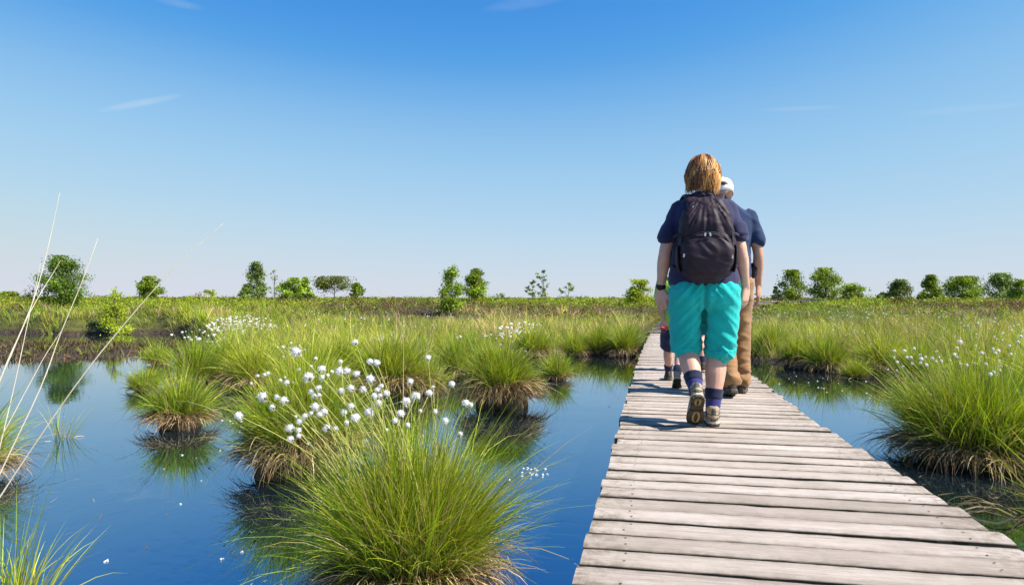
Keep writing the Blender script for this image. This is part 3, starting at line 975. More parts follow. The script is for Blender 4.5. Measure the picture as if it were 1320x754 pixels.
def on_land(X, Y):
    s, mud = shore(X, Y)
    return s > 0.45
def near_path(X, Y):
    xs = np.interp(Y, far_path[:, 1], far_path[:, 0])
    dk = 0.205 * Y + 0.40
    c = np.where(Y < 15.7, dk, xs + 0.3)
    return np.abs(X - c) < np.where(Y < 15.7, 0.95, 0.9)
meadow('meadow_grass', 5900, 30, 7.0, 24.0, 61, (GREEN, DEEP, YELL, STRAW), (5, 3, 4, 2.2), 0.42, 0.0085,
       lambda X, Y: on_land(X, Y) & ~near_path(X, Y) & ((Y < 20) | ((X < -6.5) & (Y < 22.8))), 'dense green and straw coloured bog grass between pool and heath', straw=0.2)
meadow('dry_grass', 1000, 30, 9.0, 23.5, 62, (STRAW, STRAW * 1.25, YELL), (4, 4, 1), 0.54, 0.0085,
       lambda X, Y: on_land(X, Y) & ~near_path(X, Y) & (np.sin(X * .55 + 1.0) + np.sin(X * 1.7 + Y) * .6 > np.where(Y < 14, 0.75, 0.2)), 'pale bleached dry grass along the foot of the heath', straw=0.4, spread=0.9, mat='straw')

X_ = meadow('bank_grass', 1500, 26, 18.0, 23.4, 67, (GREEN, DEEP, YELL, STRAW), (5, 3, 3, 2), 0.62, 0.0085,
       lambda X, Y: (X < -5.5) & (shore(X, Y)[0] > 0.15), 'green and straw grass on the low bank behind the mud', straw=0.15)

# ---- bits of plants and peat clods on the bare mud
def mud_cover(n, seed):
    r = np.random.default_rng(seed)
    X = r.uniform(-16, -4.8, n); Y = r.uniform(11.2, 17.0, n)
    mud = shore(X, Y)[1]
    k = (mud > -0.10) & (shore(X, Y)[0] < 0.3)
    X, Y = X[k], Y[k]
    n = len(X)
    per = 12
    idx = np.repeat(np.arange(n), per); N = len(idx)
    cl = np.array([[0.085, 0.055, 0.032], [0.13, 0.09, 0.045], [0.05, 0.035, 0.022], [0.16, 0.19, 0.02], [0.20, 0.10, 0.05]])
    ci = r.choice(5, n, p=[.34, .26, .22, .12, .06])
    c = cl[ci][idx] * np.exp(r.normal(0, .25, (N, 1)))
    px = X[idx] + r.normal(0, .10, N); py = Y[idx] + r.normal(0, .10, N)
    P0 = np.stack([px, py, np.maximum(height(px, py), 0) - .01], 1)
    LL = np.where(ci == 3, .16, .075)[idx] * np.exp(r.normal(0, .4, N))
    g = ribbons(P0, r.random(N) * 6.283, LL, np.abs(r.normal(.5, .4, N)), np.abs(r.normal(.4, .4, N)), np.full(N, .016), 3, r.uniform(-1.2, 1.2, N), c * .8, c)
    tag(link('mud_plants', np_mesh('mud_plants', *g), M['straw']), 'brown peat crumbs and low plants on the bare mud bank', 'mud plants', kind='stuff')
mud_cover(1300, 66)

# ---- heather and bilberry covering the raised bog
def heath(name, n_bush, per, ymin, ymax, seed, cond, label, size):
    X, Y, r = scatter(n_bush, ymin, ymax, seed, fov=0.86)
    keep = cond(X, Y)
    X, Y = X[keep], Y[keep]
    n = len(X)
    pt = np.sin(X * .30 + 1.6 * np.sin(Y * .21)) + np.sin(Y * .50 + 1.2 * np.sin(X * .26)) + r.normal(0, .3, n)
    cols = np.array([[0.23, 0.30, 0.014], [0.14, 0.22, 0.014], [0.32, 0.35, 0.02], [0.14, 0.08, 0.04], [0.20, 0.15, 0.045]])
    ci = np.where(pt > -0.3, r.choice([0, 1, 2, 2, 0, 0], n), r.choice([3, 4, 3, 3, 1], n))
    bc = cols[ci] * np.exp(r.normal(0, .15, (n, 1)))
    idx = np.repeat(np.arange(n), per)
    N = len(idx)
    br = (0.30 * np.exp(r.normal(0, .3, n)))[idx]
    bh = (0.25 * np.interp(Y, [20, 40, 90], [1, .8, .55]) * np.exp(r.normal(0, .3, n)))[idx]
    d = r.normal(0, 1, (N, 3)); d /= np.linalg.norm(d, axis=1)[:, None]; d[:, 2] = np.abs(d[:, 2])
    k = r.uniform(.7, 1.05, N)
    px, py = X[idx] + d[:, 0] * br * k, Y[idx] + d[:, 1] * br * k
    pz = height(px, py) + d[:, 2] * bh * k
    P = np.stack([px, py, pz], 1)
    sz = (size * (Y[idx] / 22.0) ** 0.9 * np.exp(r.normal(0, .3, N)))[:, None]
    u = r.normal(0, 1, (N, 3)); u /= np.linalg.norm(u, axis=1)[:, None]
    v = np.cross(u, d + r.normal(0, .5, (N, 3))); v /= np.linalg.norm(v, axis=1)[:, None] + 1e-9
    V = np.stack([P - u * sz, P - v * sz * .5, P + u * sz, P + v * sz * .5], 1).reshape(-1, 3)
    F = np.arange(N * 4).reshape(-1, 4)
    C = np.repeat(bc[idx] * np.exp(r.normal(0, .14, (N, 1))), 4, 0)
    o = link(name, np_mesh(name, V, F, C), M['leaf'])
    tag(o, label, 'heather', kind='stuff')
heath('heather', 8500, 40, 18.5, 90.0, 71, lambda X, Y: on_land(X, Y) & ~near_path(X, Y) & (Y + 1.2 * np.sin(X * .6) > np.where(X < -6.5, 22.0, 19.6)), 'low green and brown heather and bilberry covering the raised bog', 0.025)

# ---- distant drifts of cottongrass
def drift(name, spots, seed, label, r0):
    r = np.random.default_rng(seed)
    P, S = [], []
    for (x, y, rx, ry, Yc, n) in spots:
        for _ in range(n):
            a = r.random() * 2 * math.pi; q = math.sqrt(r.random())
            yy = Yc + r.uniform(-1, 1)
            p = at(x + rx * q * math.cos(a), y + ry * q * math.sin(a), yy)
            z0 = float(height(p.x, p.y))
            p.z = max(z0 + 0.2, min(p.z, z0 + 0.66))
            P.append(p); S.append(r0 * math.exp(r.normal(0, .25)))
    ph = (1 + 5 ** .5) / 2
    ico = np.array([(-1, ph, 0), (1, ph, 0), (-1, -ph, 0), (1, -ph, 0), (0, -1, ph), (0, 1, ph), (0, -1, -ph), (0, 1, -ph), (ph, 0, -1), (ph, 0, 1), (-ph, 0, -1), (-ph, 0, 1)]) / math.sqrt(1 + ph * ph)
    fc = np.array([(0, 11, 5), (0, 5, 1), (0, 1, 7), (0, 7, 10), (0, 10, 11), (1, 5, 9), (5, 11, 4), (11, 10, 2), (10, 7, 6), (7, 1, 8), (3, 9, 4), (3, 4, 2), (3, 2, 6), (3, 6, 8), (3, 8, 9), (4, 9, 5), (2, 4, 11), (6, 2, 10), (8, 6, 7), (9, 8, 1)])
    P = np.array([list(p) for p in P]); S = np.array(S)
    V = (P[:, None, :] + ico[None] * S[:, None, None] * np.array([1, 1, .85])).reshape(-1, 3)
    F = (np.arange(len(P))[:, None, None] * 12 + fc[None]).reshape(-1, 3)
    o = link(name, np_mesh(name, V, F, smooth=True), M['cotton'])
    tag(o, label, 'cottongrass', kind='stuff')
drift('cottongrass_drift', [(312, 419, 46, 12, 15.5, 190), (280, 432, 60, 10, 13.5, 45)], 81, 'dense drift of white cottongrass heads on the left meadow', 0.021)
drift('cottongrass_drift', [(672, 426, 34, 13, 13.5, 85), (640, 440, 60, 14, 12.5, 34)], 82, 'drift of white cottongrass heads on far shore in mid picture', 0.021)
drift('cottongrass_drift', [(505, 438, 26, 9, 11.5, 65), (450, 425, 120, 16, 14, 60), (385, 452, 30, 12, 9.5, 26)], 83, 'scattered white cottongrass heads behind the nearest tussock', 0.015)
drift('cottongrass_drift', [(1130, 412, 170, 12, 16, 120), (1060, 432, 60, 14, 13, 36), (1280, 432, 50, 20, 10, 45), (560, 408, 230, 4, 19, 70)], 84, 'thin sprinkle of white cottongrass across the right meadow', 0.0125)

# ---- floating cotton fluff and bits on the water
fl = []
rf = np.random.default_rng(91)
for (x, y, rx, ry, n) in [(683, 606, 22, 14, 24), (320, 547, 26, 8, 22), (310, 720, 20, 8, 2), (120, 700, 110, 40, 1), (240, 600, 90, 40, 9), (1050, 500, 50, 14, 20)]:
    for _ in range(n):
        p = on_level(x + rf.normal(0, rx * .6), y + rf.normal(0, ry * .6), 0.0)
        s = rf.uniform(.003, .0075)
        v, f = tube([(p.x - s, p.y, .002), (p.x, p.y + rf.normal(0, s), .003), (p.x + s, p.y + rf.normal(0, s), .002)], [s * .5, s * .9, s * .4], hint=(0, 0, 1), n=6, k=1)
        fl.append((v, f))
v, f = merge(fl)
tag(link('floating_fluff', list_mesh('floating_fluff', v, f), M['cotton']), 'loose bits of white cotton fluff floating on the water', 'fluff', kind='stuff')

N_ = 130
fx = []
for (x, y, rx, ry, n) in [(600, 690, 50, 40, 16), (340, 640, 60, 40, 22), (230, 560, 50, 16, 18), (640, 545, 60, 18, 16), (60, 640, 60, 40, 16), (1180, 600, 40, 22, 20), (1250, 660, 40, 30, 16), (720, 500, 40, 12, 8), (150, 690, 120, 40, 10)]:
    for _ in range(n):
        fx.append(on_level(x + rf.normal(0, rx), y + rf.normal(0, ry * .7), 0.002))
fx = np.array([list(q) for q in fx]); n = len(fx)
cst = mixcol(rf, n, (STRAW * .7, BROWN, STRAW * .4), (3, 3, 2), .3)
g = ribbons(fx, rf.random(n) * 6.283, np.exp(rf.normal(-2.6, .5, n)), np.full(n, 1.56), np.full(n, .01), np.exp(rf.normal(-5.9, .3, n)), 3, np.zeros(n), cst, cst)
tag(link('floating_stems', np_mesh('floating_stems', *g), M['straw']), 'broken dead grass stems floating on the pool', 'debris', kind='stuff')

# ---- dead stub behind the near tussock
b0 = on_level(572, 640, 0.0)
st = empty('dead_stump', (b0.x, b0.y, 0)); tag(st, 'short brown broken stump behind the nearest tussock', 'stump')
pts = [(0.03, 0, -.1), (0.02, 0, .05), (0, 0, .16), (-.015, .01, .24), (-.03, .01, .285)]
v, f = tube(pts, [(.045, .035), (.042, .03), (.032, .024), (.022, .014), (.006, .004)], n=12, k=4)
V2 = [tuple(Vector(q) * 1 + Vector((1, .5, 0)) * .012 * mnoise.noise(Vector(q) * 40)) for q in v]
link('stub', list_mesh('stub', V2, f), M['bract'], st)
v, f = tube([(0.0, .0, .10), (.04, -.01, .15), (.055, -.01, .20)], [.012, .009, .003], n=8)
link('side_twig', list_mesh('side_twig', v, f), M['bract'], st)

# ---- tall bleached stalks leaning in at the left
ds = empty('dry_grass_clump', (-1.55, 1.55, 0.0)); tag(ds, 'tall bleached dry grass stalks leaning across the left edge, close to camera', 'dry grass')
M['bleached'] = noise_mat('bleached_stalk', (0.42, 0.35, 0.23), (0.52, 0.46, 0.34), 20, 0.6, 0.05)
for (pts, Yd, w) in [([(-60, 742), (0, 640), (95, 500), (160, 418), (225, 345), (288, 288)], 1.50, 3.2),
                     ([(-55, 735), (0, 610), (52, 500), (78, 430), (105, 365), (126, 308)], 1.55, 3.0),
                     ([(-50, 640), (0, 490), (28, 425), (46, 378), (62, 318), (77, 249)], 1.60, 3.0),
                     ([(-60, 610), (5, 478), (30, 420), (50, 382), (66, 356), (78, 336)], 1.70, 2.4),
                     ([(-40, 745), (0, 575), (20, 490), (38, 405), (46, 372), (52, 340)], 1.75, 2.2),
                     ([(-90, 720), (0, 565), (30, 510), (56, 462), (70, 440), (80, 425)], 1.65, 2.0)]:
    P = [at(x, y, Yd + 0.05 * i) for i, (x, y) in enumerate(pts)]
    foot = Vector((P[0].x - .12, P[0].y - .05, -.03))
    P = [q - ds.location for q in [foot] + P]
    rr = np.linspace(1.0, .25, len(P)) * w * 0.42 / FPX * Yd
    v, f = tube(P, list(rr), hint=(0, 1, 0), n=6, k=4)
    link('stalk', list_mesh('stalk', v, f), M['bleached'], ds)
# ------------------------------------------------------------------ trees
def tree(name, x, top, w, Y, kind, label, seed, colr, dens=1.0, sink=0.0):
    """a small tree standing at depth Y, its top and width as seen in the photo"""
    r = np.random.default_rng(seed)
    X = (x - 660) / FPX * Y
    z0 = float(height(X, Y))
    H = CAM_Z + (HOR - top) / FPX * Y - z0
    Wd = w / FPX * Y
    root = empty(name, (X, Y, z0)); tag(root, label, 'tree' if H > 1.3 else 'shrub', 'young trees on the heath')
    def env(t):
        if kind == 'round': return 0.5 * np.sin(np.pi * np.clip(t * .86 + .13, 0, 1)) ** 0.55
        if kind == 'egg': return 0.5 * np.sin(np.pi * np.clip(t, 0, 1) ** .62 * .985 + .015) ** 0.75
        if kind == 'cone': return 0.52 * (1 - t) ** 0.75 * np.clip(t / .10 + .35, 0, 1) + .03
        if kind == 'flat': return np.where(t < .45, .08, 0.5 * np.sin(np.pi * np.clip((t - .35) / .7, 0, 1)) ** .5)
        return 0.5 * (0.35 + .65 * np.sin(np.pi * np.clip(t, 0, 1)))
    lean = r.normal(0, .04) * H
    # trunk and limbs
    parts = []
    tr = max(0.012, 0.022 * H) * (0.6 if kind == 'sparse' else 1)
    tp = [(0, 0, -.1), (lean * .3, 0, H * .35), (lean * .7, 0, H * .7), (lean, 0, H * .97)]
    parts.append(tube(tp, [tr, tr * .75, tr * .4, tr * .1], n=7, k=3))
    nb = int({'sparse': 16, 'cone': 46, 'flat': 22}.get(kind, 46) * min(1.6, max(.5, dens)))
    C0 = []
    for k in range(nb):
        t = {'flat': r.uniform(.55, .98), 'sparse': r.uniform(.25, 1.0)}.get(kind, r.uniform(.10, .98))
        a = r.random() * 2 * math.pi
        q = float(env(np.array(t))) * Wd * (r.uniform(.25, 1.0) ** .55) * r.uniform(.62, 1.22) * (1 + .28 * math.sin(2.1 * a + 5 * t + seed) * math.sin(3 * a - 9 * t))
        c = np.array([q * math.cos(a) + lean * t, q * math.sin(a), t * H])
        C0.append(c)
        ts = max(.05, t - .16 - .2 * r.random())
        s = np.array([lean * ts, 0, ts * H])
        m = (s + c) / 2 + np.array([0, 0, .02 * H])
        parts.append(tube([s, m, c], [tr * .32, tr * .2, tr * .06], n=5, k=1))
    v, f = merge(parts)
    link('trunk', list_mesh('trunk', v, f), M['bark'], root)
    C0 = np.array(C0)
    per = int({'sparse': 16, 'flat': 60}.get(kind, 84) * dens)
    idx = r.choice(nb, nb * per, p=(lambda q: q / q.sum())(r.uniform(.3, 1.7, nb)))
    N = len(idx)
    cr = Wd * {'sparse': .10, 'cone': .12, 'flat': .15}.get(kind, .15)
    P = C0[idx] + r.normal(0, 1, (N, 3)) * np.array([cr, cr, cr * .7]) * .62
    P[:, 2] = np.clip(P[:, 2], 0.03 * H, H * 1.02)
    sz = (1.08 / FPX * Y * np.exp(r.normal(0, .25, N)))[:, None]
    u = r.normal(0, 1, (N, 3)); u /= np.linalg.norm(u, axis=1)[:, None]
    v = np.cross(u, r.normal(0, 1, (N, 3))); v /= np.linalg.norm(v, axis=1)[:, None] + 1e-9
    # leaf: a pointed six-sided blade folded along its rib
    V = np.stack([P - u * sz, P - v * sz * .55 - u * sz * .1, P + u * sz * 1.1, P + v * sz * .55 - u * sz * .1], 1).reshape(-1, 3)
    F = np.arange(N * 4).reshape(-1, 4)
    cc = np.array(colr) * np.exp(r.normal(0, .24, (nb, 1)))
    C = np.repeat(cc[idx] * np.exp(r.normal(0, .22, (N, 1))), 4, 0)
    tag(link('crown', np_mesh('crown', V, F, C), M['leaf'], root), kind='stuff')
    return root

G1, G2, G3, G4 = (0.195, 0.27, 0.016), (0.23, 0.33, 0.02), (0.34, 0.40, 0.02), (0.18, 0.25, 0.06)
TREES = [
    (12, 376.5, 24, 42, 'round', 'small round bush on the skyline at the far left', G1, .8, 'shrub'),
    (79, 331, 54, 23.5, 'egg', 'largest dense green tree, on the left, mirrored in the pool', (0.105, 0.175, 0.014), 1.9, 'tree'),
    (147, 371, 44, 20.5, 'cone', 'bright yellow green young conifer on the left bank', G3, 1.1, 'conifer'),
    (194, 357, 28, 36, 'round', 'round green tree alone on the left skyline', G1, 1.1, 'tree'),
    (272, 374, 20, 38, 'sparse', 'tiny pale feathery shrub on the left skyline', G3, 1.2, 'shrub'),
    (316, 367, 14, 34, 'egg', 'low green bush at the foot of the tall narrow tree', G2, .7, 'shrub'),
    (332, 338.5, 27, 33, 'egg', 'tall narrow blue green tree on the left skyline', G4, 1.1, 'tree'),
    (354, 345, 15, 35, 'sparse', 'thin bare sapling beside the tall narrow tree', G4, .9, 'sapling'),
    (376, 359, 28, 40, 'round', 'left half of the pair of touching light green bushes', G2, 1.0, 'tree'),
    (395, 358, 20, 40.5, 'cone', 'right half of the pair of touching light green bushes', G2, .9, 'tree'),
    (431, 357, 44, 42, 'flat', 'low spreading flat topped pine with brownish crown', (0.14, 0.165, 0.025), 1.5, 'pine_tree'),
    (459, 365, 16, 43, 'egg', 'small green bush right of the flat topped pine', G1, .8, 'shrub'),
    (581, 342, 42, 21.5, 'cone', 'light feathery young birch standing in front of the skyline, mid picture', G2, 1.15, 'birch_tree'),
    (613, 347.5, 32, 29, 'egg', 'denser green tree just right of the feathery birch', G1, 1.2, 'tree'),
    (645, 376, 14, 36, 'sparse', 'tiny dark twiggy shrub right of the denser green tree', G4, 1.0, 'shrub'),
    (686, 362, 15, 34, 'sparse', 'left of the three thin grey green saplings', G4, 1.3, 'sapling'),
    (703, 349, 17, 31, 'sparse', 'tallest of the three thin grey green saplings', G4, 1.5, 'sapling'),
    (733, 365, 20, 36, 'sparse', 'right of the three thin grey green saplings', G4, 1.1, 'sapling'),
    (822, 361, 31, 27, 'round', 'bright yellow green bush left of the walking woman', G3, 1.1, 'shrub'),
    (1000, 370, 13, 37, 'sparse', 'small thin tree at the left foot of the first right hand tree', G4, 1.8, 'sapling'),
    (1018, 349, 36, 37, 'round', 'round green tree on the skyline nearest the man', G1, 1.2, 'tree'),
    (1064, 346, 40, 38, 'egg', 'tallest broad tree on the right skyline', G1, 1.2, 'tree'),
    (1096, 365, 26, 42, 'round', 'low green bush right of the tallest broad right hand tree', G1, .9, 'shrub'),
    (1141, 377, 18, 45, 'round', 'very low pale bush left of the pale tree on the right', G4, .7, 'shrub'),
    (1162, 361, 31, 29, 'egg', 'pale yellowish green tree standing a little forward on the right', (0.15, 0.19, 0.05), 1.2, 'tree'),
    (1201, 355, 31, 38, 'cone', 'pointed green tree right of the pale tree', G1, 1.2, 'tree'),
    (1240, 357, 46, 39, 'round', 'wide domed green tree on the right skyline', G1, 1.3, 'tree'),
    (1289, 353, 38, 42, 'egg', 'greyish green tree near the right picture edge', G4, 1.1, 'tree'),
    (1314, 361, 24, 40, 'round', 'dark green bush at the right picture edge', G1, .9, 'shrub'),
]
for k, (x, top, w, Y, kd, lab, c, dn, nm) in enumerate(TREES):
    tree(nm if nm != 'tree' else 'young_tree', x, top, w, Y, kd, lab, 300 + k, c, dn)
# ------------------------------------------------------------------ people
M['skin'] = noise_mat('skin', (0.50, 0.27, 0.19), (0.60, 0.35, 0.255), 16, 0.5, 0.05, bscale=240, spec=0.4, sss=0.12, dist=0.001)
M['skin2'] = noise_mat('skin_tanned', (0.40, 0.20, 0.13), (0.50, 0.27, 0.185), 16, 0.5, 0.05, bscale=240, spec=0.4, sss=0.12, dist=0.001)
def cloth(name, c, v=0.18, bump=0.25, rough=0.85, sheen=0.15):
    c = np.array(c)
    return noise_mat(name, tuple(c * (1 - v)), tuple(c * (1 + v)), 9, rough, bump, bscale=420, spec=0.2, sheen=sheen, dist=0.0015)
M['navy'] = cloth('navy_tee', (0.020, 0.020, 0.060))
M['navy2'] = cloth('blue_tee', (0.010, 0.026, 0.075))
M['teal'] = cloth('turquoise_cotton', (0.004, 0.36, 0.33), 0.10)
M['tan'] = cloth('brown_cotton', (0.27, 0.145, 0.062), 0.18)
M['lime'] = cloth('lime_tee', (0.27, 0.52, 0.05))
M['darkblue'] = cloth('dark_blue_shorts', (0.010, 0.018, 0.060))
M['grey'] = cloth('grey_tee', (0.16, 0.17, 0.19))
M['sock'] = cloth('purple_blue_sock', (0.035, 0.035, 0.15), 0.25, 0.5)
M['sockcuff'] = cloth('navy_sock_cuff', (0.012, 0.015, 0.045), 0.2, 0.6)
M['pack'] = noise_mat('backpack_nylon', (0.016, 0.008, 0.013), (0.029, 0.015, 0.024), 7, 0.62, 0.35, bscale=60, spec=0.28, dist=0.003)
M['packdark'] = noise_mat('backpack_trim', (0.010, 0.008, 0.011), (0.020, 0.016, 0.02), 30, 0.6, 0.3, spec=0.3)
M['metal'] = noise_mat('zip_metal', (0.4, 0.4, 0.4), (0.6, 0.6, 0.6), 30, 0.35, 0.05, spec=0.6)
M['shoe'] = noise_mat('beige_suede', (0.24, 0.185, 0.12), (0.40, 0.325, 0.22), 22, 0.85, 0.4, bscale=160, dist=0.003)
M['shoegrey'] = noise_mat('grey_mesh', (0.07, 0.065, 0.06), (0.13, 0.115, 0.10), 26, 0.85, 0.5, bscale=200, dist=0.003)
M['shoedark'] = noise_mat('dark_shoe', (0.016, 0.014, 0.013), (0.045, 0.035, 0.03), 22, 0.7, 0.4, bscale=160, dist=0.003)
M['rubber'] = noise_mat('sole_rubber', (0.035, 0.028, 0.02), (0.075, 0.06, 0.04), 40, 0.8, 0.5, dist=0.003)
M['tread'] = noise_mat('tan_tread', (0.24, 0.17, 0.065), (0.34, 0.25, 0.11), 40, 0.8, 0.4, dist=0.003)
M['midsole'] = noise_mat('pale_midsole', (0.36, 0.32, 0.25), (0.5, 0.45, 0.37), 30, 0.8, 0.2, dist=0.002)
M['white'] = cloth('white_cap', (0.78, 0.78, 0.77), 0.04)
M['hair'] = leaf_mat('hair', rough=0.5, trans=0.15, spec=0.35)
M['eye'] = noise_mat('eye', (0.05, 0.04, 0.03), (0.7, 0.7, 0.7), 3, 0.2, 0)
M['lip'] = noise_mat('lip', (0.40, 0.14, 0.12), (0.45, 0.17, 0.14), 20, 0.5, 0.05)
M['red'] = noise_mat('red_plastic', (0.60, 0.02, 0.03), (0.7, 0.03, 0.04), 10, 0.4, 0.05)

def lerp(a, b, t):
    return tuple(np.array(a, float) * (1 - t) + np.array(b, float) * t)

def arm_part(sh, el, wr, s=1.0):
    sh0 = (sh[0] * .86, sh[1], sh[2] - .03 * s)
    pts = [sh0, lerp(sh0, el, .30), lerp(sh, el, .78), el, lerp(el, wr, .28), lerp(el, wr, .7), wr, lerp(el, wr, 1.06)]
    rad = [.034, .041, .040, .038, .0405, .031, (.027, .022), (.026, .020)]
    return tube(pts, [np.array(r) * s if not np.isscalar(r) else r * s for r in rad], hint=(1, 0, 0), n=14)

def hand_parts(wr, d, back, thumb, s=1.0, curl=1.0):
    wr = np.array(wr, float); d = np.array(d, float); d /= np.linalg.norm(d)
    back = np.array(back, float); back -= d * np.dot(back, d); back /= np.linalg.norm(back)
    w = np.array(thumb, float); w -= d * np.dot(w, d) + back * np.dot(w, back); w /= np.linalg.norm(w)
    P = []
    P.append(tube([wr - d * .01 * s, wr + d * .03 * s, wr + d * .065 * s, wr + d * .092 * s], [(.024 * s, .020 * s), (.037 * s, .017 * s), (.0435 * s, .0155 * s), (.041 * s, .0125 * s)], hint=tuple(w), n=14))
    for off, ln, cf in ((.0345, .070, .8), (.0118, .080, 1.0), (-.0115, .075, 1.2), (-.0335, .058, 1.45)):
        p = wr + (d * (.086 - abs(off) * .12) + w * off) * s
        q = [p - d * .012 * s, p]
        for a, fr in ((16, .42), (38, .32), (58, .26)):
            a = R(a * curl * cf)
            q.append(q[-1] + (d * math.cos(a) - back * math.sin(a)) * ln * fr * s)
        P.append(tube(q, [.0092 * s, .0090 * s, .0086 * s, .0080 * s, .0064 * s], hint=tuple(w), n=10, k=2))
    b = wr + (d * .022 + w * .026) * s
    q = [b, b + (d * .028 + w * .024 - back * .006) * s, b + (d * .058 + w * .028 - back * .014) * s, b + (d * .080 + w * .024 - back * .02) * s]
    P.append(tube(q, [.016 * s, .0125 * s, .0105 * s, .0078 * s], hint=tuple(back), n=10, k=2))
    return P

def leg_part(hip, kn, an, s=1.0, calf=1.0):
    hip, kn, an = np.array(hip, float), np.array(kn, float), np.array(an, float)
    bk = np.array([0, -1.0, 0])
    pts = [hip, lerp(hip, kn, .35), lerp(hip, kn, .8), kn, np.array(lerp(kn, an, .22)) + bk * .012 * s, np.array(lerp(kn, an, .40)) + bk * .014 * s, np.array(lerp(kn, an, .75)) + bk * .004 * s, an, np.array(an) + np.array([0, 0, -.02 * s])]
    rad = [.088, .080, .062, .056, .060 * calf, .060 * calf, .043 * calf, .035, .034]
    return tube(pts, [r * s for r in rad], hint=(1, 0, 0), n=16)

def head_parts(c, s=1.0, neck=None):
    """c = chin level centre of the skull axis; face towards +y"""
    c = np.array(c, float)
    st = [(0.000, .030, .032, .055), (.022, .046, .056, .040), (.06, .060, .083, .014), (.10, .070, .094, .0), (.14, .075, .100, -.006), (.175, .070, .094, -.008), (.203, .052, .068, -.006), (.220, .022, .03, -.004)]
    P = [tube([c + np.array([0, y, z]) * s for z, a, b, y in st], [(a * s, b * s) for z, a, b, y in st], hint=(1, 0, 0), n=20, k=3)]
    # nose, brow, ears
    P.append(tube([c + np.array([0, .090, .125]) * s, c + np.array([0, .102, .10]) * s, c + np.array([0, .114, .075]) * s, c + np.array([0, .100, .066]) * s], [.008 * s, .010 * s, .013 * s, .010 * s], hint=(1, 0, 0), n=8))
    P.append(tube([c + np.array([-.045, .078, .130]) * s, c + np.array([0, .094, .134]) * s, c + np.array([.045, .078, .130]) * s], [.010 * s, .012 * s, .010 * s], hint=(0, 0, 1), n=8))
    for sx in (-1, 1):
        P.append(tube([c + np.array([sx * .072, -.005, .075]) * s, c + np.array([sx * .082, -.014, .10]) * s, c + np.array([sx * .081, -.016, .125]) * s], [(.006 * s, .010 * s), (.0085 * s, .018 * s), (.006 * s, .013 * s)], hint=(1, 0, 0), n=10))
    return P

def fold_fn(amp=0.006, sc=(7, 7, 4), seed=1.0, ridge=0.006, dirs=(0.0, 0.0, 1.0), rsc=14):
    def f(co, no):
        a = vnoise(co * np.array(sc), seed)
        b = vnoise(co * np.array([rsc * .45, rsc * .45, rsc]) + np.array([0, 0, 1]) * (co[:, 0:1] * rsc * dirs[0]), seed + 9)
        return amp * a + ridge * (1 - 2.2 * np.abs(b))
    return f

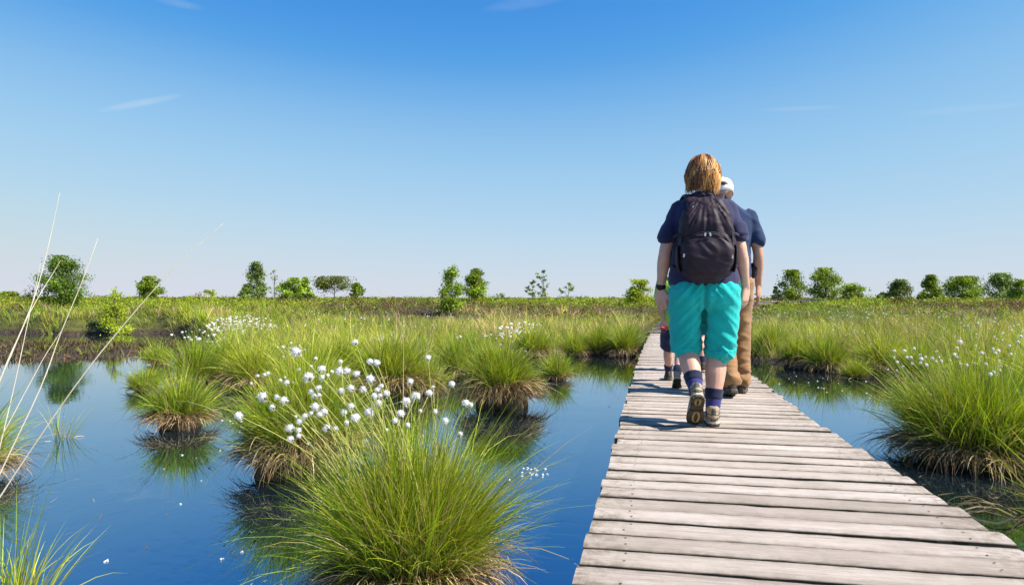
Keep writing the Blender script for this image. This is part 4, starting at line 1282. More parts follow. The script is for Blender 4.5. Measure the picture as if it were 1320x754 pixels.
def shoe(parent, foot_m, s, upper, sole, mid, tread=True, extra=None):
    """shoe in its own frame: ankle at (0, -.03, .09), toe along +y"""
    st = [(-.080, .045, .020, .030), (-.066, .050, .034, .046), (-.03, .054, .037, .051), (.02, .050, .040, .046), (.07, .043, .046, .037), (.12, .036, .048, .030), (.16, .031, .042, .025), (.185, .027, .026, .018)]
    parts = [tube([(0, y, z) for y, z, a, b in st], [(a, b) for y, z, a, b in st], hint=(1, 0, 0), n=16, p=2.4, k=3),
             tube([(0, -.035, .055), (0, -.040, .085), (0, -.045, .106)], [(.036, .046), (.038, .046), (.041, .049)], hint=(1, 0, 0), n=16, k=2)]
    o = link('shoe', remesh('shoe', parts, 0.006, 3), M[upper], parent)
    o.matrix_local = foot_m @ Matrix.Scale(s, 4)
    # sole
    ys = [-.088, -.080, -.055, -.02, .02, .06, .10, .14, .17, .188, .196]
    wl_ = [.012, .026, .038, .038, .036, .042, .050, .050, .042, .026, .010]
    def slab(z0, z1, g):
        V, F = [], []
        n = len(ys)
        for z in (z0, z1):
            for sgn in (1, -1):
                for y, w in zip(ys, wl_):
                    V.append((sgn * (w + g), y * (1 + g), z + (0.012 if y > .17 else (0.004 if y > .13 else 0))))
        for i in range(n - 1):
            F.append((i, i + 1, n + i + 1, n + i)); F.append((2 * n + i, 3 * n + i, 3 * n + i + 1, 2 * n + i + 1))
            F.append((i, 2 * n + i, 2 * n + i + 1, i + 1)); F.append((n + i, n + i + 1, 3 * n + i + 1, 3 * n + i))
        F.append((0, n, 3 * n, 2 * n)); F.append((n - 1, 3 * n - 1, 4 * n - 1, 2 * n - 1))
        return V, F
    v, f = slab(0.0, 0.016, 0.002)
    link('sole', list_mesh('sole', v, f, False), M[sole], o)
    v, f = slab(0.0161, 0.030, 0.0)
    link('midsole', list_mesh('midsole', v, f, False), M[mid], o)
    if tread:
        for yc, a, b in ((-.040, .014, .030), (.105, .018, .050)):
            P = [(a * math.cos(t), yc + b * math.sin(t), -.001) for t in np.linspace(0, 2 * math.pi, 15)]
            v, f = tube(P, [(.0045, .0075)] * len(P), hint=(0, 0, 1), n=6, k=1)
            link('tread', list_mesh('tread', v, f), M['tread'], o)
        lugs = []
        for yc in (-.075, -.012, .045, .155):
            for xx in (-.024, 0, .024):
                lugs.append(boxvf((xx, yc, -.002), (.016, .014, .006)))
        v, f = merge(lugs)
        link('lugs', list_mesh('lugs', v, f, False), M['rubber'], o)
    if extra:
        # heel tab, side panel, laces
        v, f = tube([(0, -.083, .035), (0, -.088, .07), (0, -.088, .108)], [(.018, .006), (.016, .005), (.012, .004)], hint=(1, 0, 0), n=8)
        link('heel_tab', list_mesh('heel_tab', v, f), M[extra], o)
        for z, wd in ((.052, .0395), (.074, .040)):
            P = [(wd * 1.02 * math.cos(t), -.032 + .056 * math.sin(t), z + .006 * math.cos(2 * t)) for t in np.linspace(math.pi * .95, math.pi * 2.05, 12)]
            v, f = tube(P, [(.003, .007)] * len(P), hint=(0, 0, 1), n=6, k=1)
            link('heel_band', list_mesh('heel_band', v, f), M[extra], o)
        for k in range(4):
            yy = .02 + k * .022
            zz = .094 - k * .008
            v, f = tube([(-.022, yy, zz - .006), (0, yy + .006, zz + .003), (.022, yy, zz - .006)], [.003] * 3, n=6)
            link('lace', list_mesh('lace', v, f), M['rubber'], o)
    return o

def foot_matrix(ankle, pitch=0.0, yaw=0.0):
    """pitch > 0 lifts the heel (toe down)"""
    rot = Matrix.Rotation(yaw, 4, 'Z') @ Matrix.Rotation(-pitch, 4, 'X')
    return Matrix.Translation(Vector(ankle)) @ rot

def place_foot(ankle, s, pitch=0.0, yaw=0.0):
    return foot_matrix(ankle, pitch, yaw) @ Matrix.Translation(Vector((0, .03 * s, -.09 * s)))

def sock_(parent, kn, an, s, h=0.12, fat=1.0, m1='sock', m2='sockcuff'):
    d = np.array(kn, float) - np.array(an, float); d /= np.linalg.norm(d)
    a = np.array(an, float)
    pts = [a - d * .03 * s, a + d * .02 * s, a + d * h * .6, a + d * h]
    v, f = tube(pts, [r * s * fat for r in (.040, .044, .049, .054)], hint=(1, 0, 0), n=18, k=4)
    fn = [tuple(np.array(q) + np.array([0, 0, .0]) + (np.array(q) - a) * .0) for q in v]
    o = link('sock', list_mesh('sock', fn, f), M[m1], parent)
    pts = [a + d * h * .55, a + d * h * .62, a + d * h * .8, a + d * h * 1.0, a + d * h * 1.04]
    v, f = tube(pts, [r * s * fat for r in (.050, .0535, .054, .058, .055)], hint=(1, 0, 0), n=18, k=3)
    link('sock_cuff', list_mesh('sock_cuff', v, f), M[m2], o)
    return o

def face(parent, c, s):
    c = np.array(c, float)
    for sx in (-1, 1):
        p = c + np.array([sx * .031, .083, .112]) * s
        v, f = tube([p + np.array([-.013, -.003, 0]) * s, p + np.array([0, .003, 0]) * s, p + np.array([.013, -.003, 0]) * s], [(.003 * s, .004 * s), (.008 * s, .007 * s), (.003 * s, .004 * s)], hint=(0, 0, 1), n=8)
        link('eye', list_mesh('eye', v, f), M['eye'], parent)
    p = c + np.array([0, .093, .040]) * s
    v, f = tube([p + np.array([-.024, -.010, 0]) * s, p, p + np.array([.024, -.010, 0]) * s], [.003 * s, .006 * s, .003 * s], hint=(0, 0, 1), n=8)
    link('mouth', list_mesh('mouth', v, f), M['lip'], parent)

def hair_mesh(c, s, n, length, seed, cols, wts, spread=1.0, flick=0.012, front=0.75, width=0.0042):
    """strands fall from the crown over the skull; length = how far below the crown they reach"""
    r = np.random.default_rng(seed)
    c = np.array(c, float) + np.array([0, -.008, .118]) * s
    rx, ry, rz = .095 * s * spread, .116 * s * spread, .118 * s
    nc = 85
    caz = -math.pi / 2 + r.uniform(-1, 1, nc) * math.pi * front
    ci = r.integers(0, nc, n)
    az = caz[ci] + r.normal(0, .10, n)
    segs = 12
    t = np.linspace(0, 1, segs + 1)
    start = np.clip(r.uniform(0.02, .6, nc)[ci] + r.normal(0, .15, n), .01, 1.1)
    L = length * s * (r.uniform(.55, 1.10, nc)[ci] + r.normal(0, .09, n))
    layer = np.clip(r.uniform(.91, 1.08, nc)[ci] + r.normal(0, .03, n), .86, 1.14)
    wav = r.uniform(0, 6.28, nc)[ci] + r.normal(0, .3, n)
    tuck = r.normal(0, 1, nc)[ci]
    V = np.zeros((n, segs + 1, 3))
    for i in range(segs + 1):
        ph = start + (1.50 - start) * np.minimum(1, t[i] / .55)       # angle from the crown
        base_z = rz * np.cos(ph)
        rad = np.sin(np.minimum(ph, 1.5))
        drop = np.maximum(0, t[i] - .55) / .45
        zz = base_z - drop * (L - rz)
        bul = .965 + .035 * np.minimum(1, t[i] / .5) + .075 * np.sin(np.minimum(drop * 3.4, 3.14)) - .17 * drop ** 2
        wv = .006 * s * np.sin(wav + t[i] * 6) + flick * s * drop ** 2 * (.4 + tuck)
        a2 = az + (.09 * np.sin(wav * 2 + 5 * t[i]) + .10 * np.sin(wav * 3) * t[i]) 
        V[:, i, 0] = c[0] + (rx * rad * bul * layer + wv) * np.cos(a2)
        V[:, i, 1] = c[1] + (ry * rad * bul * layer + wv) * np.sin(a2)
        V[:, i, 2] = c[2] + zz * layer ** .5
    T = np.gradient(V, axis=1)
    out = V - (c + np.array([0, 0, -.03]))
    sd = np.cross(T, out); sd /= np.linalg.norm(sd, axis=2)[:, :, None] + 1e-9
    tw = r.uniform(-.6, .6, n)
    out /= np.linalg.norm(out, axis=2)[:, :, None] + 1e-9
    sd = sd * np.cos(tw)[:, None, None] + out * np.sin(tw)[:, None, None]
    wp = (width * s * np.minimum(1, .5 + t * 2) * np.clip((1.08 - t) * 3.5, .15, 1))[None, :, None]
    W = np.stack([V - sd * wp * .5, V + sd * wp * .5], 2).reshape(-1, 3)
    b = (np.arange(n)[:, None] * (segs + 1) + np.arange(segs)[None, :]).ravel() * 2
    F = np.stack([b, b + 1, b + 3, b + 2], 1)
    C = mixcol(r, nc, cols, wts, .15)[ci] * np.exp(r.normal(0, .22, (n, 1)))
    C = np.repeat(np.repeat(C[:, None, :], segs + 1, 1)[:, :, None, :], 2, 2).reshape(-1, 3)
    return np_mesh('hair', W, F, C)

def skull_cap(c, s, rows, n=20):
    """rows: (z, rx, ry, y offset) above the chin"""
    c = np.array(c, float)
    return tube([c + np.array([0, y, z]) * s for z, a, b, y in rows], [(a * s, b * s) for z, a, b, y in rows], hint=(1, 0, 0), n=n, k=3)

DK_ROT = -math.atan2(0.205, 1.0)

# ---------------- the woman
WL = Vector(((907 - 660) / FPX * 4.33, 4.33, DECK + 0.002))
woman = empty('person', WL, DK_ROT)
tag(woman, 'person in navy tee and turquoise cropped trousers walking away with a backpack', 'person', 'people walking on the boardwalk')
hipL, hipR = (-.095, 0, .87), (.095, 0, .87)
knL, anL = (-.100, .055, .465), (-.054, -.165, .222)
knR, anR = (.082, .035, .465), (.050, -.055, .092)
shL, shR = (-.168, -.005, 1.355), (.160, -.005, 1.355)
elL, wrL = (-.238, -.03, 1.055), (-.262, .035, .845)
elR, wrR = (.218, -.045, 1.060), (.256, .055, .855)
chin = (-.004, .020, 1.440)
body = [arm_part(shL, elL, wrL, 1.0), arm_part(shR, elR, wrR, 1.0), leg_part(hipL, knL, anL, 1.0, 1.05), leg_part(hipR, knR, anR, 1.0, 1.05)]
body += hand_parts(wrL, (.05, .12, -1), (-.55, -.80, 0), (.8, -.5, 0))
body += hand_parts(wrR, (-.02, .18, -1), (.75, -.55, 0), (-.5, .7, 0))
body.append(tube([(0, 0, .80), (0, 0, .95), (0, 0, 1.1), (0, 0, 1.25), (0, 0, 1.36), (0, 0, 1.40)], [(.16, .11), (.165, .11), (.145, .10), (.15, .10), (.15, .075), (.07, .055)], hint=(1, 0, 0), n=20))
body.append(tube([(0, -.012, 1.37), (0, -.008, 1.43), (0, .005, 1.50)], [.060, .053, .054], hint=(1, 0, 0), n=16))
body.append(tube([hipL, (0, 0, .83), hipR], [.10, .11, .10], hint=(0, 1, 0), n=14))
body += head_parts(chin)
link('body', remesh('body', body, 0.0056, 2), M['skin'], woman)
face(woman, chin, 1.0)
# tee
sl = .225
tee = [tube([(0, -.005, .872), (0, -.005, .89), (0, 0, .97), (0, .002, 1.07), (0, .004, 1.18), (0, 0, 1.28), (0, -.004, 1.345), (0, -.010, 1.395), (0, -.010, 1.425)],
            [(.213, .163), (.215, .166), (.206, .155), (.192, .137), (.190, .135), (.196, .128), (.178, .100), (.118, .082), (.072, .064)], hint=(1, 0, 0), n=28, p=2.3, k=3)]
for sh, el in ((shL, elL), (shR, elR)):
    sx = 1 if sh[0] > 0 else -1
    p0 = (sx * .10, -.005, 1.342)
    e1 = lerp(sh, el, .62)
    sh = (sh[0] - sx * .012, sh[1], sh[2] - .018)
    tee.append(tube([p0, lerp(sh, el, .0), lerp(sh, el, .30), (e1[0] + sx * .008, e1[1], e1[2]), (e1[0] + sx * .011, e1[1], e1[2] - .012)], [.046, .052, .057, (.058, .066), (.059, .068)], hint=(1, 0, 0), n=20, k=3))
link('shirt', remesh('shirt', tee, 0.0075, 9, fold_fn(.006, (6, 6, 4), 2.0, .0065, (.6, 0, 0), 11)), M['navy'], woman)
def sleeve_hem(parent, sh, el, t0, t1, r0, mat, seed):
    sx = 1 if sh[0] > 0 else -1
    pts = [np.array(lerp(sh, el, t)) + np.array([sx * .006, 0, 0]) for t in np.linspace(t0, t1, 6)]
    rr = [(r0 * .80, r0 * .92), (r0 * .94, r0 * 1.07), (r0 * .99, r0 * 1.13), (r0 * 1.01, r0 * 1.15), (r0 * 1.02, r0 * 1.16), (r0 * 1.03, r0 * 1.17)]
    v, f = tube(pts, rr, hint=(1, 0, 0), n=32, k=1, caps=False)
    V2 = [tuple(np.array(q) + np.array([.007, .007, .004]) * np.array([mnoise.noise(Vector(q) * 14 + Vector((seed, 0, 0))), mnoise.noise(Vector(q) * 14 + Vector((0, seed, 3))), mnoise.noise(Vector(q) * 12)])) for q in v]
    me = list_mesh('sleeve_hem', V2, f)
    for p in me.polygons:
        if len(p.vertices) > 4: p.use_smooth = False
    link('sleeve_hem', me, M[mat], parent)
sleeve_hem(woman, shL, elL, .38, .70, .060, 'navy', 3.0)
sleeve_hem(woman, shR, elR, .38, .68, .060, 'navy', 7.0)
# collar band
P = [(.066 * math.cos(a), -.008 + .062 * math.sin(a), 1.428 + .008 * -math.sin(a)) for a in np.linspace(0, 2 * math.pi, 25)]
v, f = tube(P, [(.005, .010)] * len(P), hint=(0, 0, 1), n=8, k=1)
link('collar', list_mesh('collar', v, f), M['navy'], woman)
# cropped trousers
hemL, hemR = lerp(knL, anL, -.02), lerp(knR, anR, .02)
hemL = (-.102, .045, .456); hemR = (.100, .020, .434)
sh_ = [tube([(0, -.01, .78), (0, -.012, .82), (0, -.008, .87), (0, 0, .93)], [(.185, .150), (.213, .165), (.203, .152), (.185, .135)], hint=(1, 0, 0), n=28, p=2.3, k=3)]
for sx, hem in ((-1, hemL), (1, hemR)):
    sh_.append(tube([(sx * .105, -.01, .84), (sx * .108, -.002, .74), lerp((sx * .108, .0, .74), hem, .45), lerp((sx * .108, .0, .74), hem, .86), hem], [(.108, .148), (.107, .126), (.100, .110), (.090, .099), (.087, .097)], hint=(1, 0, 0), n=24, p=2.2, k=3))
    sh_.append(tube([(sx * .085, -.095, .86), (sx * .092, -.105, .81), (sx * .098, -.07, .74)], [(.085, .065), (.090, .068), (.085, .06)], hint=(1, 0, 0), n=18))
def trouser_cuffs():
    for sx, hem in ((-1, hemL), (1, hemR)):
        d = np.array(hem) - np.array(lerp((sx * .108, .0, .74), hem, .8)); d /= np.linalg.norm(d)
        h = np.array(hem)
        v, f = tube([h - d * .034, h - d * .031, h - d * .016, h + d * .003, h + d * .006], [(.086, .096), (.0945, .1045), (.0965, .1065), (.0955, .1055), (.088, .098)], hint=(1, 0, 0), n=40, k=3)
        V2 = []
        for q in v:
            q = np.array(q); rad = q - h; rad -= d * np.dot(rad, d); rl = np.linalg.norm(rad) + 1e-9
            V2.append(tuple(q + rad / rl * .006 * mnoise.noise(Vector(q * np.array([16, 16, 9]))) + np.array([0, 0, .008 * mnoise.noise(Vector(q * 9))])))
        link('cuff', list_mesh('cuff', V2, f), M['teal'], woman)
trouser_cuffs()
def short_folds(co, no):
    a = vnoise(co * np.array([8, 8, 5]), 4.0)
    # drag lines running from the seat seam out and down over each leg
    q = co.copy()
    sk = np.abs(co[:, 0]) * 1.1
    b = vnoise(np.stack([co[:, 0] * 4, co[:, 1] * 4, (co[:, 2] + sk) * 17], 1), 5.0)
    c = vnoise(np.stack([co[:, 0] * 11, co[:, 1] * 11, (co[:, 2] - sk * .6) * 38], 1), 6.0)
    low = np.clip((.66 - co[:, 2]) / .2, 0.25, 1)
    d = .006 * a + .0105 * ((1 - 2.6 * np.abs(b)) * (.6 + .4 * low)) + .006 * (1 - 2.4 * np.abs(c)) * low * low
    seam = np.exp(-(co[:, 0] / .014) ** 2) * (co[:, 1] < 0) * np.clip((.93 - co[:, 2]) / .12, 0, 1)
    return d - .026 * seam
link('trousers', remesh('trousers', sh_, 0.0062, 3, short_folds), M['teal'], woman)
# back pocket edge seams
for sx in (-1, 1):
    P = [(sx * .198, -.060, .92), (sx * .2135, -.055, .85), (sx * .205, -.045, .79)]
    v, f = tube(P, [.003] * 3, n=6, k=4)
    link('side_seam', list_mesh('side_seam', v, f), M['teal'], woman)
link('hair', hair_mesh(chin, 1.0, 3400, .222, 3, ([0.40, 0.155, 0.035], [0.52, 0.25, 0.065], [0.16, 0.06, 0.02], [0.66, 0.40, 0.14]), (5, 4, 4, 3), spread=.99, flick=.014, width=.0034), M['hair'], woman)
M['hairbase'] = noise_mat('hair_base', (0.10, 0.045, 0.015), (0.22, 0.10, 0.03), 30, 0.6, 0.5, stretch=(6, 6, .6))
v, f = skull_cap(chin, 1.0, [(.045, .070, .055, -.034), (.065, .080, .074, -.030), (.10, .092, .092, -.020), (.15, .091, .108, -.010), (.19, .076, .092, -.009), (.215, .045, .055, -.007), (.228, .012, .016, -.006)])
link('hair_base', list_mesh('hair_base', v, f), M['hairbase'], woman)
sock_(woman, knL, anL, 1.0, .115)
sock_(woman, knR, anR, 1.0, .125)
fmR = place_foot(anR, 1.0, 0.0, R(2))
shoe(woman, fmR, 1.0, 'shoe', 'rubber', 'midsole', True, 'shoegrey')
fmL = place_foot(anL, 1.0, R(47), R(4))
shoe(woman, fmL, 1.0, 'shoe', 'rubber', 'midsole', True, 'shoegrey')
# wristband
d = np.array(wrL) - np.array(elL); d /= np.linalg.norm(d)
p = np.array(wrL) - d * .012
v, f = tube([p - d * .012, p - d * .009, p + d * .009, p + d * .012], [.0285, .0310, .0310, .0285], hint=(1, 0, 0), n=18, k=1)
link('wristband', list_mesh('wristband', v, f), M['packdark'], woman)

# ---------------- the backpack
pack = empty('backpack', WL + Vector((0, 0, 0)), DK_ROT)
tag(pack, 'dark plum nylon backpack worn on the back of the person in turquoise trousers', 'backpack')
rows = [(.905, .110, .050, -.200), (.920, .150, .066, -.204), (.965, .170, .078, -.208), (1.05, .176, .084, -.208), (1.13, .174, .082, -.206), (1.21, .162, .084, -.208), (1.28, .136, .070, -.196), (1.335, .108, .052, -.184), (1.360, .086, .034, -.176)]
def pack_folds(co, no):
    a = vnoise(co * np.array([7, 7, 5]), 11)
    ang = np.arctan2(co[:, 0], np.abs(co[:, 2] - 1.36) + .06)
    b = vnoise(np.stack([ang * 9, co[:, 1] * 2, co[:, 2] * 3], 1), 12)
    up = np.clip((co[:, 2] - 1.08) / .12, 0, 1)
    c = vnoise(co * 22, 13)
    e = vnoise(co * np.array([13, 13, 26]), 15)
    return .008 * a + .010 * (1 - 2.3 * np.abs(b)) * up + .004 * c + .005 * (1 - 2.4 * np.abs(e)) * (1 - .5 * up)
rows = [(z, a * .935, b, y) for z, a, b, y in rows]
main = [tube([(0, y, z) for z, a, b, y in rows], [(a, b) for z, a, b, y in rows], hint=(1, 0, 0), n=28, p=2.9, k=3)]
link('main_bag', remesh('main_bag', main, .0075, 3, pack_folds), M['pack'], pack)
rows2 = [(.935, .100, .024, -.272), (.955, .134, .034, -.276), (1.03, .146, .042, -.280), (1.10, .138, .038, -.276), (1.145, .110, .026, -.272), (1.162, .075, .014, -.270)]
po = [tube([(0, y, z) for z, a, b, y in rows2], [(a, b) for z, a, b, y in rows2], hint=(1, 0, 0), n=24, p=2.6, k=3)]
link('front_pocket', remesh('front_pocket', po, .0075, 3, fold_fn(.007, (9, 9, 9), 14, .008, (.5, 0, 0), 20)), M['pack'], pack)
def pack_back(x, z, off=0.004):
    """y of the pack's outer face"""
    zz = [q[0] for q in rows]
    a = np.interp(z, zz, [q[1] for q in rows]); b = np.interp(z, zz, [q[2] for q in rows]); y = np.interp(z, zz, [q[3] for q in rows])
    t = min(1, abs(x) / a)
    return y - b * (1 - t ** 2.9) ** (1 / 2.9) - off
zp = [(x_ * .93, z_) for x_, z_ in [( -.150, 1.00), (-.156, 1.10), (-.144, 1.19), (-.115, 1.27), (-.06, 1.322), (0, 1.332), (.06, 1.322), (.115, 1.27), (.144, 1.19), (.156, 1.10), (.150, 1.00)]]
v, f = tube([(x, pack_back(x, z), z) for x, z in zp], [(.004, .005)] * len(zp), n=7, k=3)
link('zip', list_mesh('zip', v, f), M['packdark'], pack)
zp = [(-.135, 1.02), (-.128, 1.09), (-.10, 1.135), (-.05, 1.158), (0, 1.163), (.05, 1.158), (.10, 1.135), (.128, 1.09), (.135, 1.02)]
v, f = tube([(x, -.286 - .026 * (1 - (abs(x) / .15) ** 2), z) for x, z in zp], [(.004, .005)] * len(zp), n=7, k=3)
link('zip', list_mesh('zip', v, f), M['packdark'], pack)
for (x, z, yy) in ((-.012, 1.150, -.320), (.016, 1.150, -.320), (-.075, 1.315, None), (-.132, 1.03, -.312), (.140, 1.02, -.308)):
    yy = pack_back(x, z, .010) if yy is None else yy
    v, f = boxvf((x, yy, z), (.010, .005, .020), Matrix.Rotation(random.uniform(-.6, .6), 3, 'Y'))
    o = link('zip_pull', list_mesh('zip_pull', v, f, False), M['metal'], pack)
v, f = tube([(-.045, -.172, 1.352), (-.034, -.180, 1.392), (0, -.182, 1.402), (.034, -.180, 1.392), (.045, -.172, 1.352)], [(.010, .004)] * 5, hint=(1, 0, 0), n=8, k=4)
link('haul_loop', list_mesh('haul_loop', v, f), M['packdark'], pack)
for sx in (-1, 1):
    P = [(sx * .070, -.172, 1.335), (sx * .082, -.115, 1.385), (sx * .096, -.02, 1.420), (sx * .118, .07, 1.385), (sx * .135, .128, 1.28), (sx * .165, .110, 1.12), (sx * .192, .02, 1.02), (sx * .178, -.12, .97)]
    v, f = tube(P, [(.030, .009), (.032, .010), (.034, .010), (.034, .010), (.032, .009), (.024, .006), (.014, .004), (.012, .004)], hint=(1, 0, 0), n=10, p=3, k=4)
    link('shoulder_strap', list_mesh('shoulder_strap', v, f), M['pack'], pack)
    v, f = tube([(sx * .156, -.200, .94), (sx * .166, -.206, .99), (sx * .168, -.206, 1.065), (sx * .166, -.205, 1.09)], [(.006, .055), (.009, .064), (.008, .064), (.005, .060)], hint=(1, 0, 0), n=14, p=3, k=3)
    link('side_pocket', list_mesh('side_pocket', v, f), M['packdark'], pack)
    v, f = tube([(sx * .150, pack_back(.150, 1.16, .003), 1.16), (sx * .182, -.235, 1.15), (sx * .186, -.20, 1.145)], [(.009, .003)] * 3, hint=(0, 0, 1), n=8, k=3)
    b_ = link('compression_strap', list_mesh('compression_strap', v, f), M['packdark'], pack)

# ---------------- the man
ML = Vector(((937 - 660) / FPX * 5.67, 5.67, DECK + 0.002))
man = empty('person', ML, DK_ROT)
tag(man, 'person in white cap, blue tee and brown trousers walking beside the backpack wearer', 'person', 'people walking on the boardwalk')
hL, hR = (-.095, 0, .93), (.105, 0, .93)
kL, aL = (-.04, .02, .515), (.012, -.190, .125)
kR, aR = (.118, .13, .520), (.128, .135, .092)
sL, sR = (-.190, -.005, 1.47), (.185, -.005, 1.47)
eL, wL = (-.27, -.04, 1.16), (-.29, .06, .92)
eR, wR = (.246, .015, 1.135), (.262, .115, .895)
chin2 = (-.036, .030, 1.535)
body = [arm_part(sL, eL, wL, 1.06), arm_part(sR, eR, wR, 1.06), leg_part(hL, kL, aL, 1.05), leg_part(hR, kR, aR, 1.05)]
body += hand_parts(wL, (.05, .12, -1), (-.8, -.5, 0), (.6, .7, 0), 1.05)
body += hand_parts(wR, (.03, .05, -1), (.7, -.7, 0), (-.6, .6, 0), 1.05, 1.2)
body.append(tube([(0, 0, .86), (0, 0, 1.0), (0, 0, 1.2), (0, 0, 1.36), (0, 0, 1.47), (0, 0, 1.51)], [(.15, .11), (.155, .115), (.16, .105), (.165, .105), (.16, .08), (.07, .06)], hint=(1, 0, 0), n=20))
body.append(tube([(0, -.012, 1.47), (-.015, -.005, 1.53), (-.033, .012, 1.60)], [.066, .060, .060], hint=(1, 0, 0), n=16))
body.append(tube([hL, (0, 0, .90), hR], [.10, .11, .10], hint=(0, 1, 0), n=14))
body += head_parts(chin2, 1.04)
link('body', remesh('body', body, 0.0068, 2), M['skin2'], man)
face(man, chin2, 1.04)
tee = [tube([(0, -.005, .90), (0, 0, .93), (0, 0, 1.05), (0, .004, 1.18), (0, .004, 1.30), (0, 0, 1.39), (0, -.004, 1.46), (0, -.010, 1.51), (0, -.008, 1.54)],
            [(.180, .135), (.186, .142), (.182, .140), (.184, .136), (.200, .134), (.208, .128), (.196, .102), (.110, .080), (.066, .064)], hint=(1, 0, 0), n=28, p=2.3, k=3)]
for sh, el in ((sL, eL), (sR, eR)):
    sx = 1 if sh[0] > 0 else -1
    e1 = lerp(sh, el, .66)
    sh = (sh[0] - sx * .012, sh[1], sh[2] - .02)
    tee.append(tube([(sx * .11, -.005, 1.45), sh, lerp(sh, el, .3), (e1[0] + sx * .008, e1[1], e1[2]), (e1[0] + sx * .011, e1[1], e1[2] - .012)], [.050, .058, .063, (.062, .072), (.062, .073)], hint=(1, 0, 0), n=20, k=3))
link('shirt', remesh('shirt', tee, 0.0085, 9, fold_fn(.007, (6, 6, 4), 21, .007, (.6, 0, 0), 10)), M['navy2'], man)
sleeve_hem(man, sL, eL, .38, .72, .064, 'navy2', 13.0)
sleeve_hem(man, sR, eR, .38, .70, .064, 'navy2', 17.0)
tr_ = [tube([(0, 0, .85), (0, 0, .90), (0, 0, .99)], [(.165, .135), (.182, .142), (.172, .132)], hint=(1, 0, 0), n=24, p=2.3, k=3)]
for h_, k_, a_ in ((hL, kL, aL), (hR, kR, aR)):
    end = lerp(k_, a_, 1.03)
    tr_.append(tube([h_, lerp(h_, k_, .4), lerp(h_, k_, .9), lerp(k_, a_, .25), lerp(k_, a_, .65), lerp(k_, a_, .93), end], [(.108, .13), (.103, .112), (.085, .09), (.080, .085), (.072, .078), (.074, .086), (.073, .088)], hint=(1, 0, 0), n=22, k=3))
def trouser_folds(co, no):
    a = vnoise(co * np.array([7, 7, 5]), 31)
    b = vnoise(co * np.array([6, 6, 22]), 32)
    low = np.clip((.34 - co[:, 2]) / .2, .2, 1)
    c = vnoise(np.stack([co[:, 0] * 5 + co[:, 2] * 4, co[:, 1] * 5, co[:, 2] * 9], 1), 33)
    return .007 * a + .014 * (.55 - 2.4 * np.abs(b)) * low + .008 * (.6 - 2.4 * np.abs(c))
link('trousers', remesh('trousers', tr_, 0.007, 2, trouser_folds), M['tan'], man)
shoe(man, place_foot(aR, 1.08, 0.0, R(-6)), 1.08, 'shoedark', 'rubber', 'shoegrey', False, 'shoegrey')
shoe(man, place_foot(aL, 1.08, R(16), R(6)), 1.08, 'shoedark', 'rubber', 'shoegrey', False, 'shoegrey')
hs = 1.04
v, f = skull_cap(chin2, hs, [(.045, .064, .060, -.040), (.075, .073, .080, -.024), (.11, .0775, .094, -.010), (.15, .080, .104, -.007), (.19, .068, .088, -.008)])
M['shorthair'] = noise_mat('short_hair', (0.06, 0.035, 0.02), (0.16, 0.10, 0.06), 60, 0.7, 0.8, stretch=(3, 3, .6), dist=.004)
link('hair', list_mesh('hair', v, f), M['shorthair'], man)
v, f = skull_cap(chin2, hs, [(.128, .0845, .110, -.004), (.135, .0860, .111, -.004), (.165, .0835, .107, -.005), (.195, .070, .090, -.006), (.218, .044, .056, -.005), (.228, .012, .015, -.004)], 28)
cap = link('cap', list_mesh('cap', v, f), M['white'], man)
cc = np.array(chin2)
V, F = [], []
nb = 12
for j, (rr0, zz) in enumerate([(1.0, .0), (1.28, -.004), (1.52, -.014), (1.50, -.018), (1.26, -.009), (1.0, -.006)]):
    for i in range(nb + 1):
        a = math.pi * (.16 + .68 * i / nb)
        V.append(tuple(cc + np.array([.085 * math.cos(a) * (1 + (rr0 - 1) * .35), -.004 + .109 * math.sin(a) * rr0, .132 + zz - .012 * abs(math.cos(a)) * (rr0 - 1) * 2]) * hs))
for j in range(5):
    for i in range(nb):
        F.append((j * (nb + 1) + i, j * (nb + 1) + i + 1, (j + 1) * (nb + 1) + i + 1, (j + 1) * (nb + 1) + i))
link('brim', list_mesh('brim', V, F), M['white'], cap)
# rear opening of the cap with hair showing above the strap
P = []
for a in np.linspace(0, math.pi, 11):
    x_, z_ = .043 * math.cos(a), .140 + .042 * math.sin(a)
    q = math.sqrt(max(0, 1 - (x_ / .085) ** 2))
    P.append((x_, -.004 - .1085 * q * (1 - .45 * max(0, z_ - .15)) - .001, z_))
V = [tuple(cc + np.array(p) * hs) for p in P]; V.append(tuple(cc + np.array((0, -.1175, .155)) * hs))
F = [(i, i + 1, 11) for i in range(10)] + [(10, 0, 11)]
link('cap_opening', list_mesh('cap_opening', V, F), M['shorthair'], cap)
# pouch on the hip
pc = empty('belt_pouch', ML, DK_ROT); tag(pc, 'small black pouch at the hip of the person in brown trousers', 'pouch')
v, f = tube([(.205, .055, .955), (.212, .058, .975), (.214, .058, 1.04), (.208, .055, 1.06)], [(.018, .03), (.026, .042), (.026, .042), (.018, .032)], hint=(1, 0, 0), n=14, p=3.2, k=3)
link('pouch_body', list_mesh('pouch_body', v, f), M['packdark'], pc)
v, f = tube([(.236, .02, 1.035), (.243, .058, 1.03), (.236, .095, 1.035)], [(.004, .018)] * 3, hint=(1, 0, 0), n=8, k=3)
link('flap', list_mesh('flap', v, f), M['pack'], pc)
P = [(.190 * math.cos(a), .147 * math.sin(a), 1.0) for a in np.linspace(0, 2 * math.pi, 29)]
v, f = tube(P, [(.004, .014)] * len(P), hint=(0, 0, 1), n=6, k=1)
v, f = tube(P, [(.014, .004)] * len(P), hint=(0, 0, 1), n=6, k=1)
link('strap', list_mesh('strap', v, f), M['packdark'], pc)

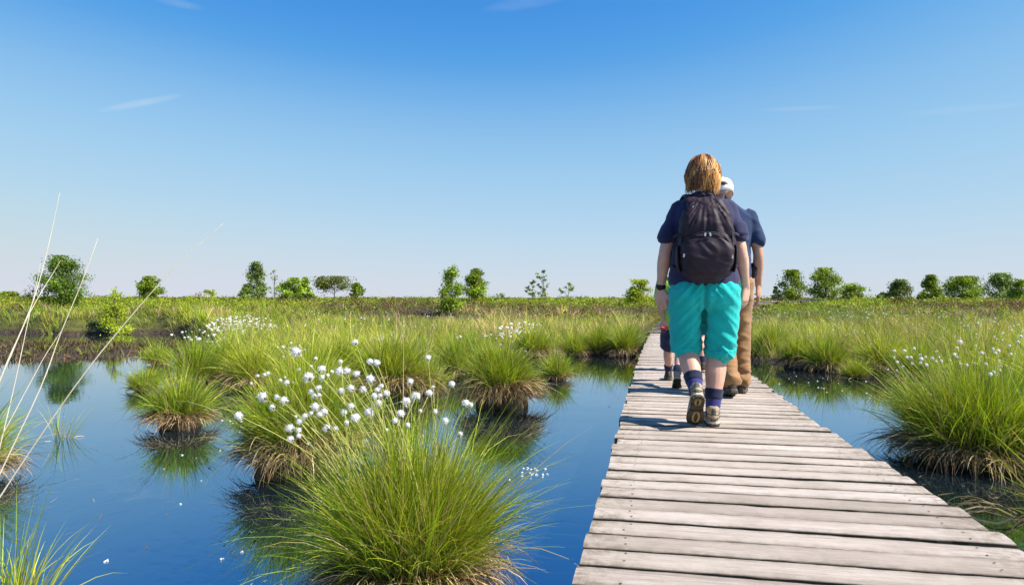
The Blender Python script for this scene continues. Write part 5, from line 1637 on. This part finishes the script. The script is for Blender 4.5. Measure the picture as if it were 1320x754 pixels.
# ---------------- two children in front
def child(loc, s, label, shirt_m, short_m, stride, skin='skin', wrist_l=None, shoes='shoedark', shoes2='shoe', hem=.335, latL=-.05, latR=.05, lift=(0, 24), hairc='shorthair'):
    """proportions of a child of about 1.2 m times s; stride > 0 puts the left foot forward"""
    t = empty('person', loc, DK_ROT)
    tag(t, label, 'person', 'people walking on the boardwalk')
    S = lambda p: tuple(np.array(p, float) * s)
    hl, hr = S((-.068, 0, .60)), S((.068, 0, .60))
    aL_ = S((latL, stride, .072)); aR_ = S((latR, -stride, .072 + (.055 if lift[1] else 0)))
    kL_ = S((latL * .6 - .035, stride * .62 + .03, .335)); kR_ = S((latR * .6 + .035, -stride * .32 + .03, .335))
    sL_, sR_ = S((-.135, 0, .925)), S((.135, 0, .925))
    eL_ = S((-.160, -.06, .735)); wL_ = S((-.150, -.04, .575)) if wrist_l is None else S(wrist_l)
    eR_, wR_ = S((.170, -.03, .74)), S((.165, .11, .60))
    ch = S((0, .02, .985))
    q = .74 * s
    body = [arm_part(sL_, eL_, wL_, q), arm_part(sR_, eR_, wR_, q), leg_part(hl, kL_, aL_, q), leg_part(hr, kR_, aR_, q)]
    body += hand_parts(wL_, (.05, .05, -1), (-.6, -.8, 0), (.7, -.4, 0), .74 * s)
    body += hand_parts(wR_, (0, .4, -1), (.8, -.5, 0), (-.5, .6, 0), .74 * s)
    body.append(tube([S((0, 0, .56)), S((0, 0, .68)), S((0, 0, .85)), S((0, 0, .93)), S((0, 0, .96))], [S((.10, .08)), S((.105, .08)), S((.115, .08)), S((.11, .06)), S((.05, .04))], hint=(1, 0, 0), n=18))
    body.append(tube([S((0, 0, .93)), S((0, .0, .99)), S((0, .005, 1.04))], [.042 * s] * 3, hint=(1, 0, 0), n=12))
    body += head_parts(ch, .96 * s)
    link('body', remesh('body', body, .0072, 2), M[skin], t)
    face(t, ch, .96 * s)
    tee = [tube([S((0, 0, .555)), S((0, 0, .57)), S((0, 0, .70)), S((0, 0, .84)), S((0, 0, .91)), S((0, -.004, .955)), S((0, -.004, .975))], [S((.142, .112)), S((.146, .115)), S((.138, .105)), S((.142, .10)), S((.128, .078)), S((.07, .055)), S((.048, .044))], hint=(1, 0, 0), n=24, p=2.3, k=3)]
    for a_, b_ in ((sL_, eL_), (sR_, eR_)):
        tee.append(tube([lerp(a_, (0, 0, a_[2]), .35), a_, lerp(a_, b_, .35), lerp(a_, b_, .7)], [.056 * s, .055 * s, .054 * s, .055 * s], hint=(1, 0, 0), n=16, k=3))
    link('shirt', remesh('shirt', tee, .0085, 3, fold_fn(.005, (8, 8, 6), 41, .005, (.5, 0, 0), 13)), M[shirt_m], t)
    sh2 = [tube([S((0, 0, .55)), S((0, 0, .60)), S((0, 0, .66))], [S((.125, .10)), S((.138, .108)), S((.13, .10))], hint=(1, 0, 0), n=22, k=3)]
    for h_, k_, a_ in ((hl, kL_, aL_), (hr, kR_, aR_)):
        tt = (h_[2] - hem * s) / max(.01, h_[2] - k_[2])
        e = lerp(h_, k_, min(tt, 1.05))
        sh2.append(tube([h_, lerp(h_, e, .5), lerp(h_, e, .92), e], [(.080 * s, .095 * s), (.076 * s, .084 * s), (.072 * s, .078 * s), (.072 * s, .078 * s)], hint=(1, 0, 0), n=18, k=3))
    link('shorts', remesh('shorts', sh2, .0085, 3, fold_fn(.004, (9, 9, 7), 43, .005, (.5, 0, 0), 14)), M[short_m], t)
    sock_(t, kL_, aL_, .74 * s, .075 * s, 1.0, 'sockcuff', 'sockcuff')
    sock_(t, kR_, aR_, .74 * s, .075 * s, 1.0, 'sockcuff', 'sockcuff')
    shoe(t, place_foot(aL_, .79 * s, R(lift[0]), 0), .79 * s, shoes, 'rubber', 'shoegrey', False, 'shoegrey')
    shoe(t, place_foot(aR_, .79 * s, R(lift[1]), 0), .79 * s, shoes2, 'rubber', 'midsole', False, None)
    v, f = skull_cap(ch, .96 * s, [(.055, .066, .062, -.036), (.09, .077, .088, -.022), (.13, .083, .104, -.010), (.17, .079, .102, -.008), (.205, .056, .074, -.006), (.226, .018, .024, -.004)])
    link('hair', list_mesh('hair', v, f), M[hairc], t)
    return t
CL = Vector((1.505, 6.30, DECK + 0.002))
c1 = child(CL, 1.0, 'child in lime green tee and dark blue shorts, half hidden left of the backpack wearer', 'lime', 'darkblue', .33, latL=-.075, latR=-.015, wrist_l=(-.128, -.075, .600), lift=(0, 30))
rt = empty('red_handle', CL, DK_ROT); tag(rt, 'small red object held in the lowered hand of the child', 'toy')
v, f = tube([(-.150, -.105, .525), (-.128, -.098, .515), (-.098, -.090, .512)], [.007, .011, .008], hint=(0, 0, 1), n=10, k=3)
link('grip', list_mesh('grip', v, f), M['red'], rt)
P = [(-.128 + .018 * math.cos(a), -.098, .497 + .02 * math.sin(a)) for a in np.linspace(0, 2 * math.pi, 15)]
v, f = tube(P, [.003] * 15, hint=(0, 1, 0), n=6, k=1)
link('loop', list_mesh('loop', v, f), M['red'], rt)
DL = Vector((1.93, 7.45, DECK + 0.002))
child(DL, 1.08, 'person almost wholly hidden ahead, bare legs and dark shoes showing between other legs', 'grey', 'darkblue', .10, latL=-.095, latR=.095, lift=(0, 0), shoes2='shoedark', hem=.40)
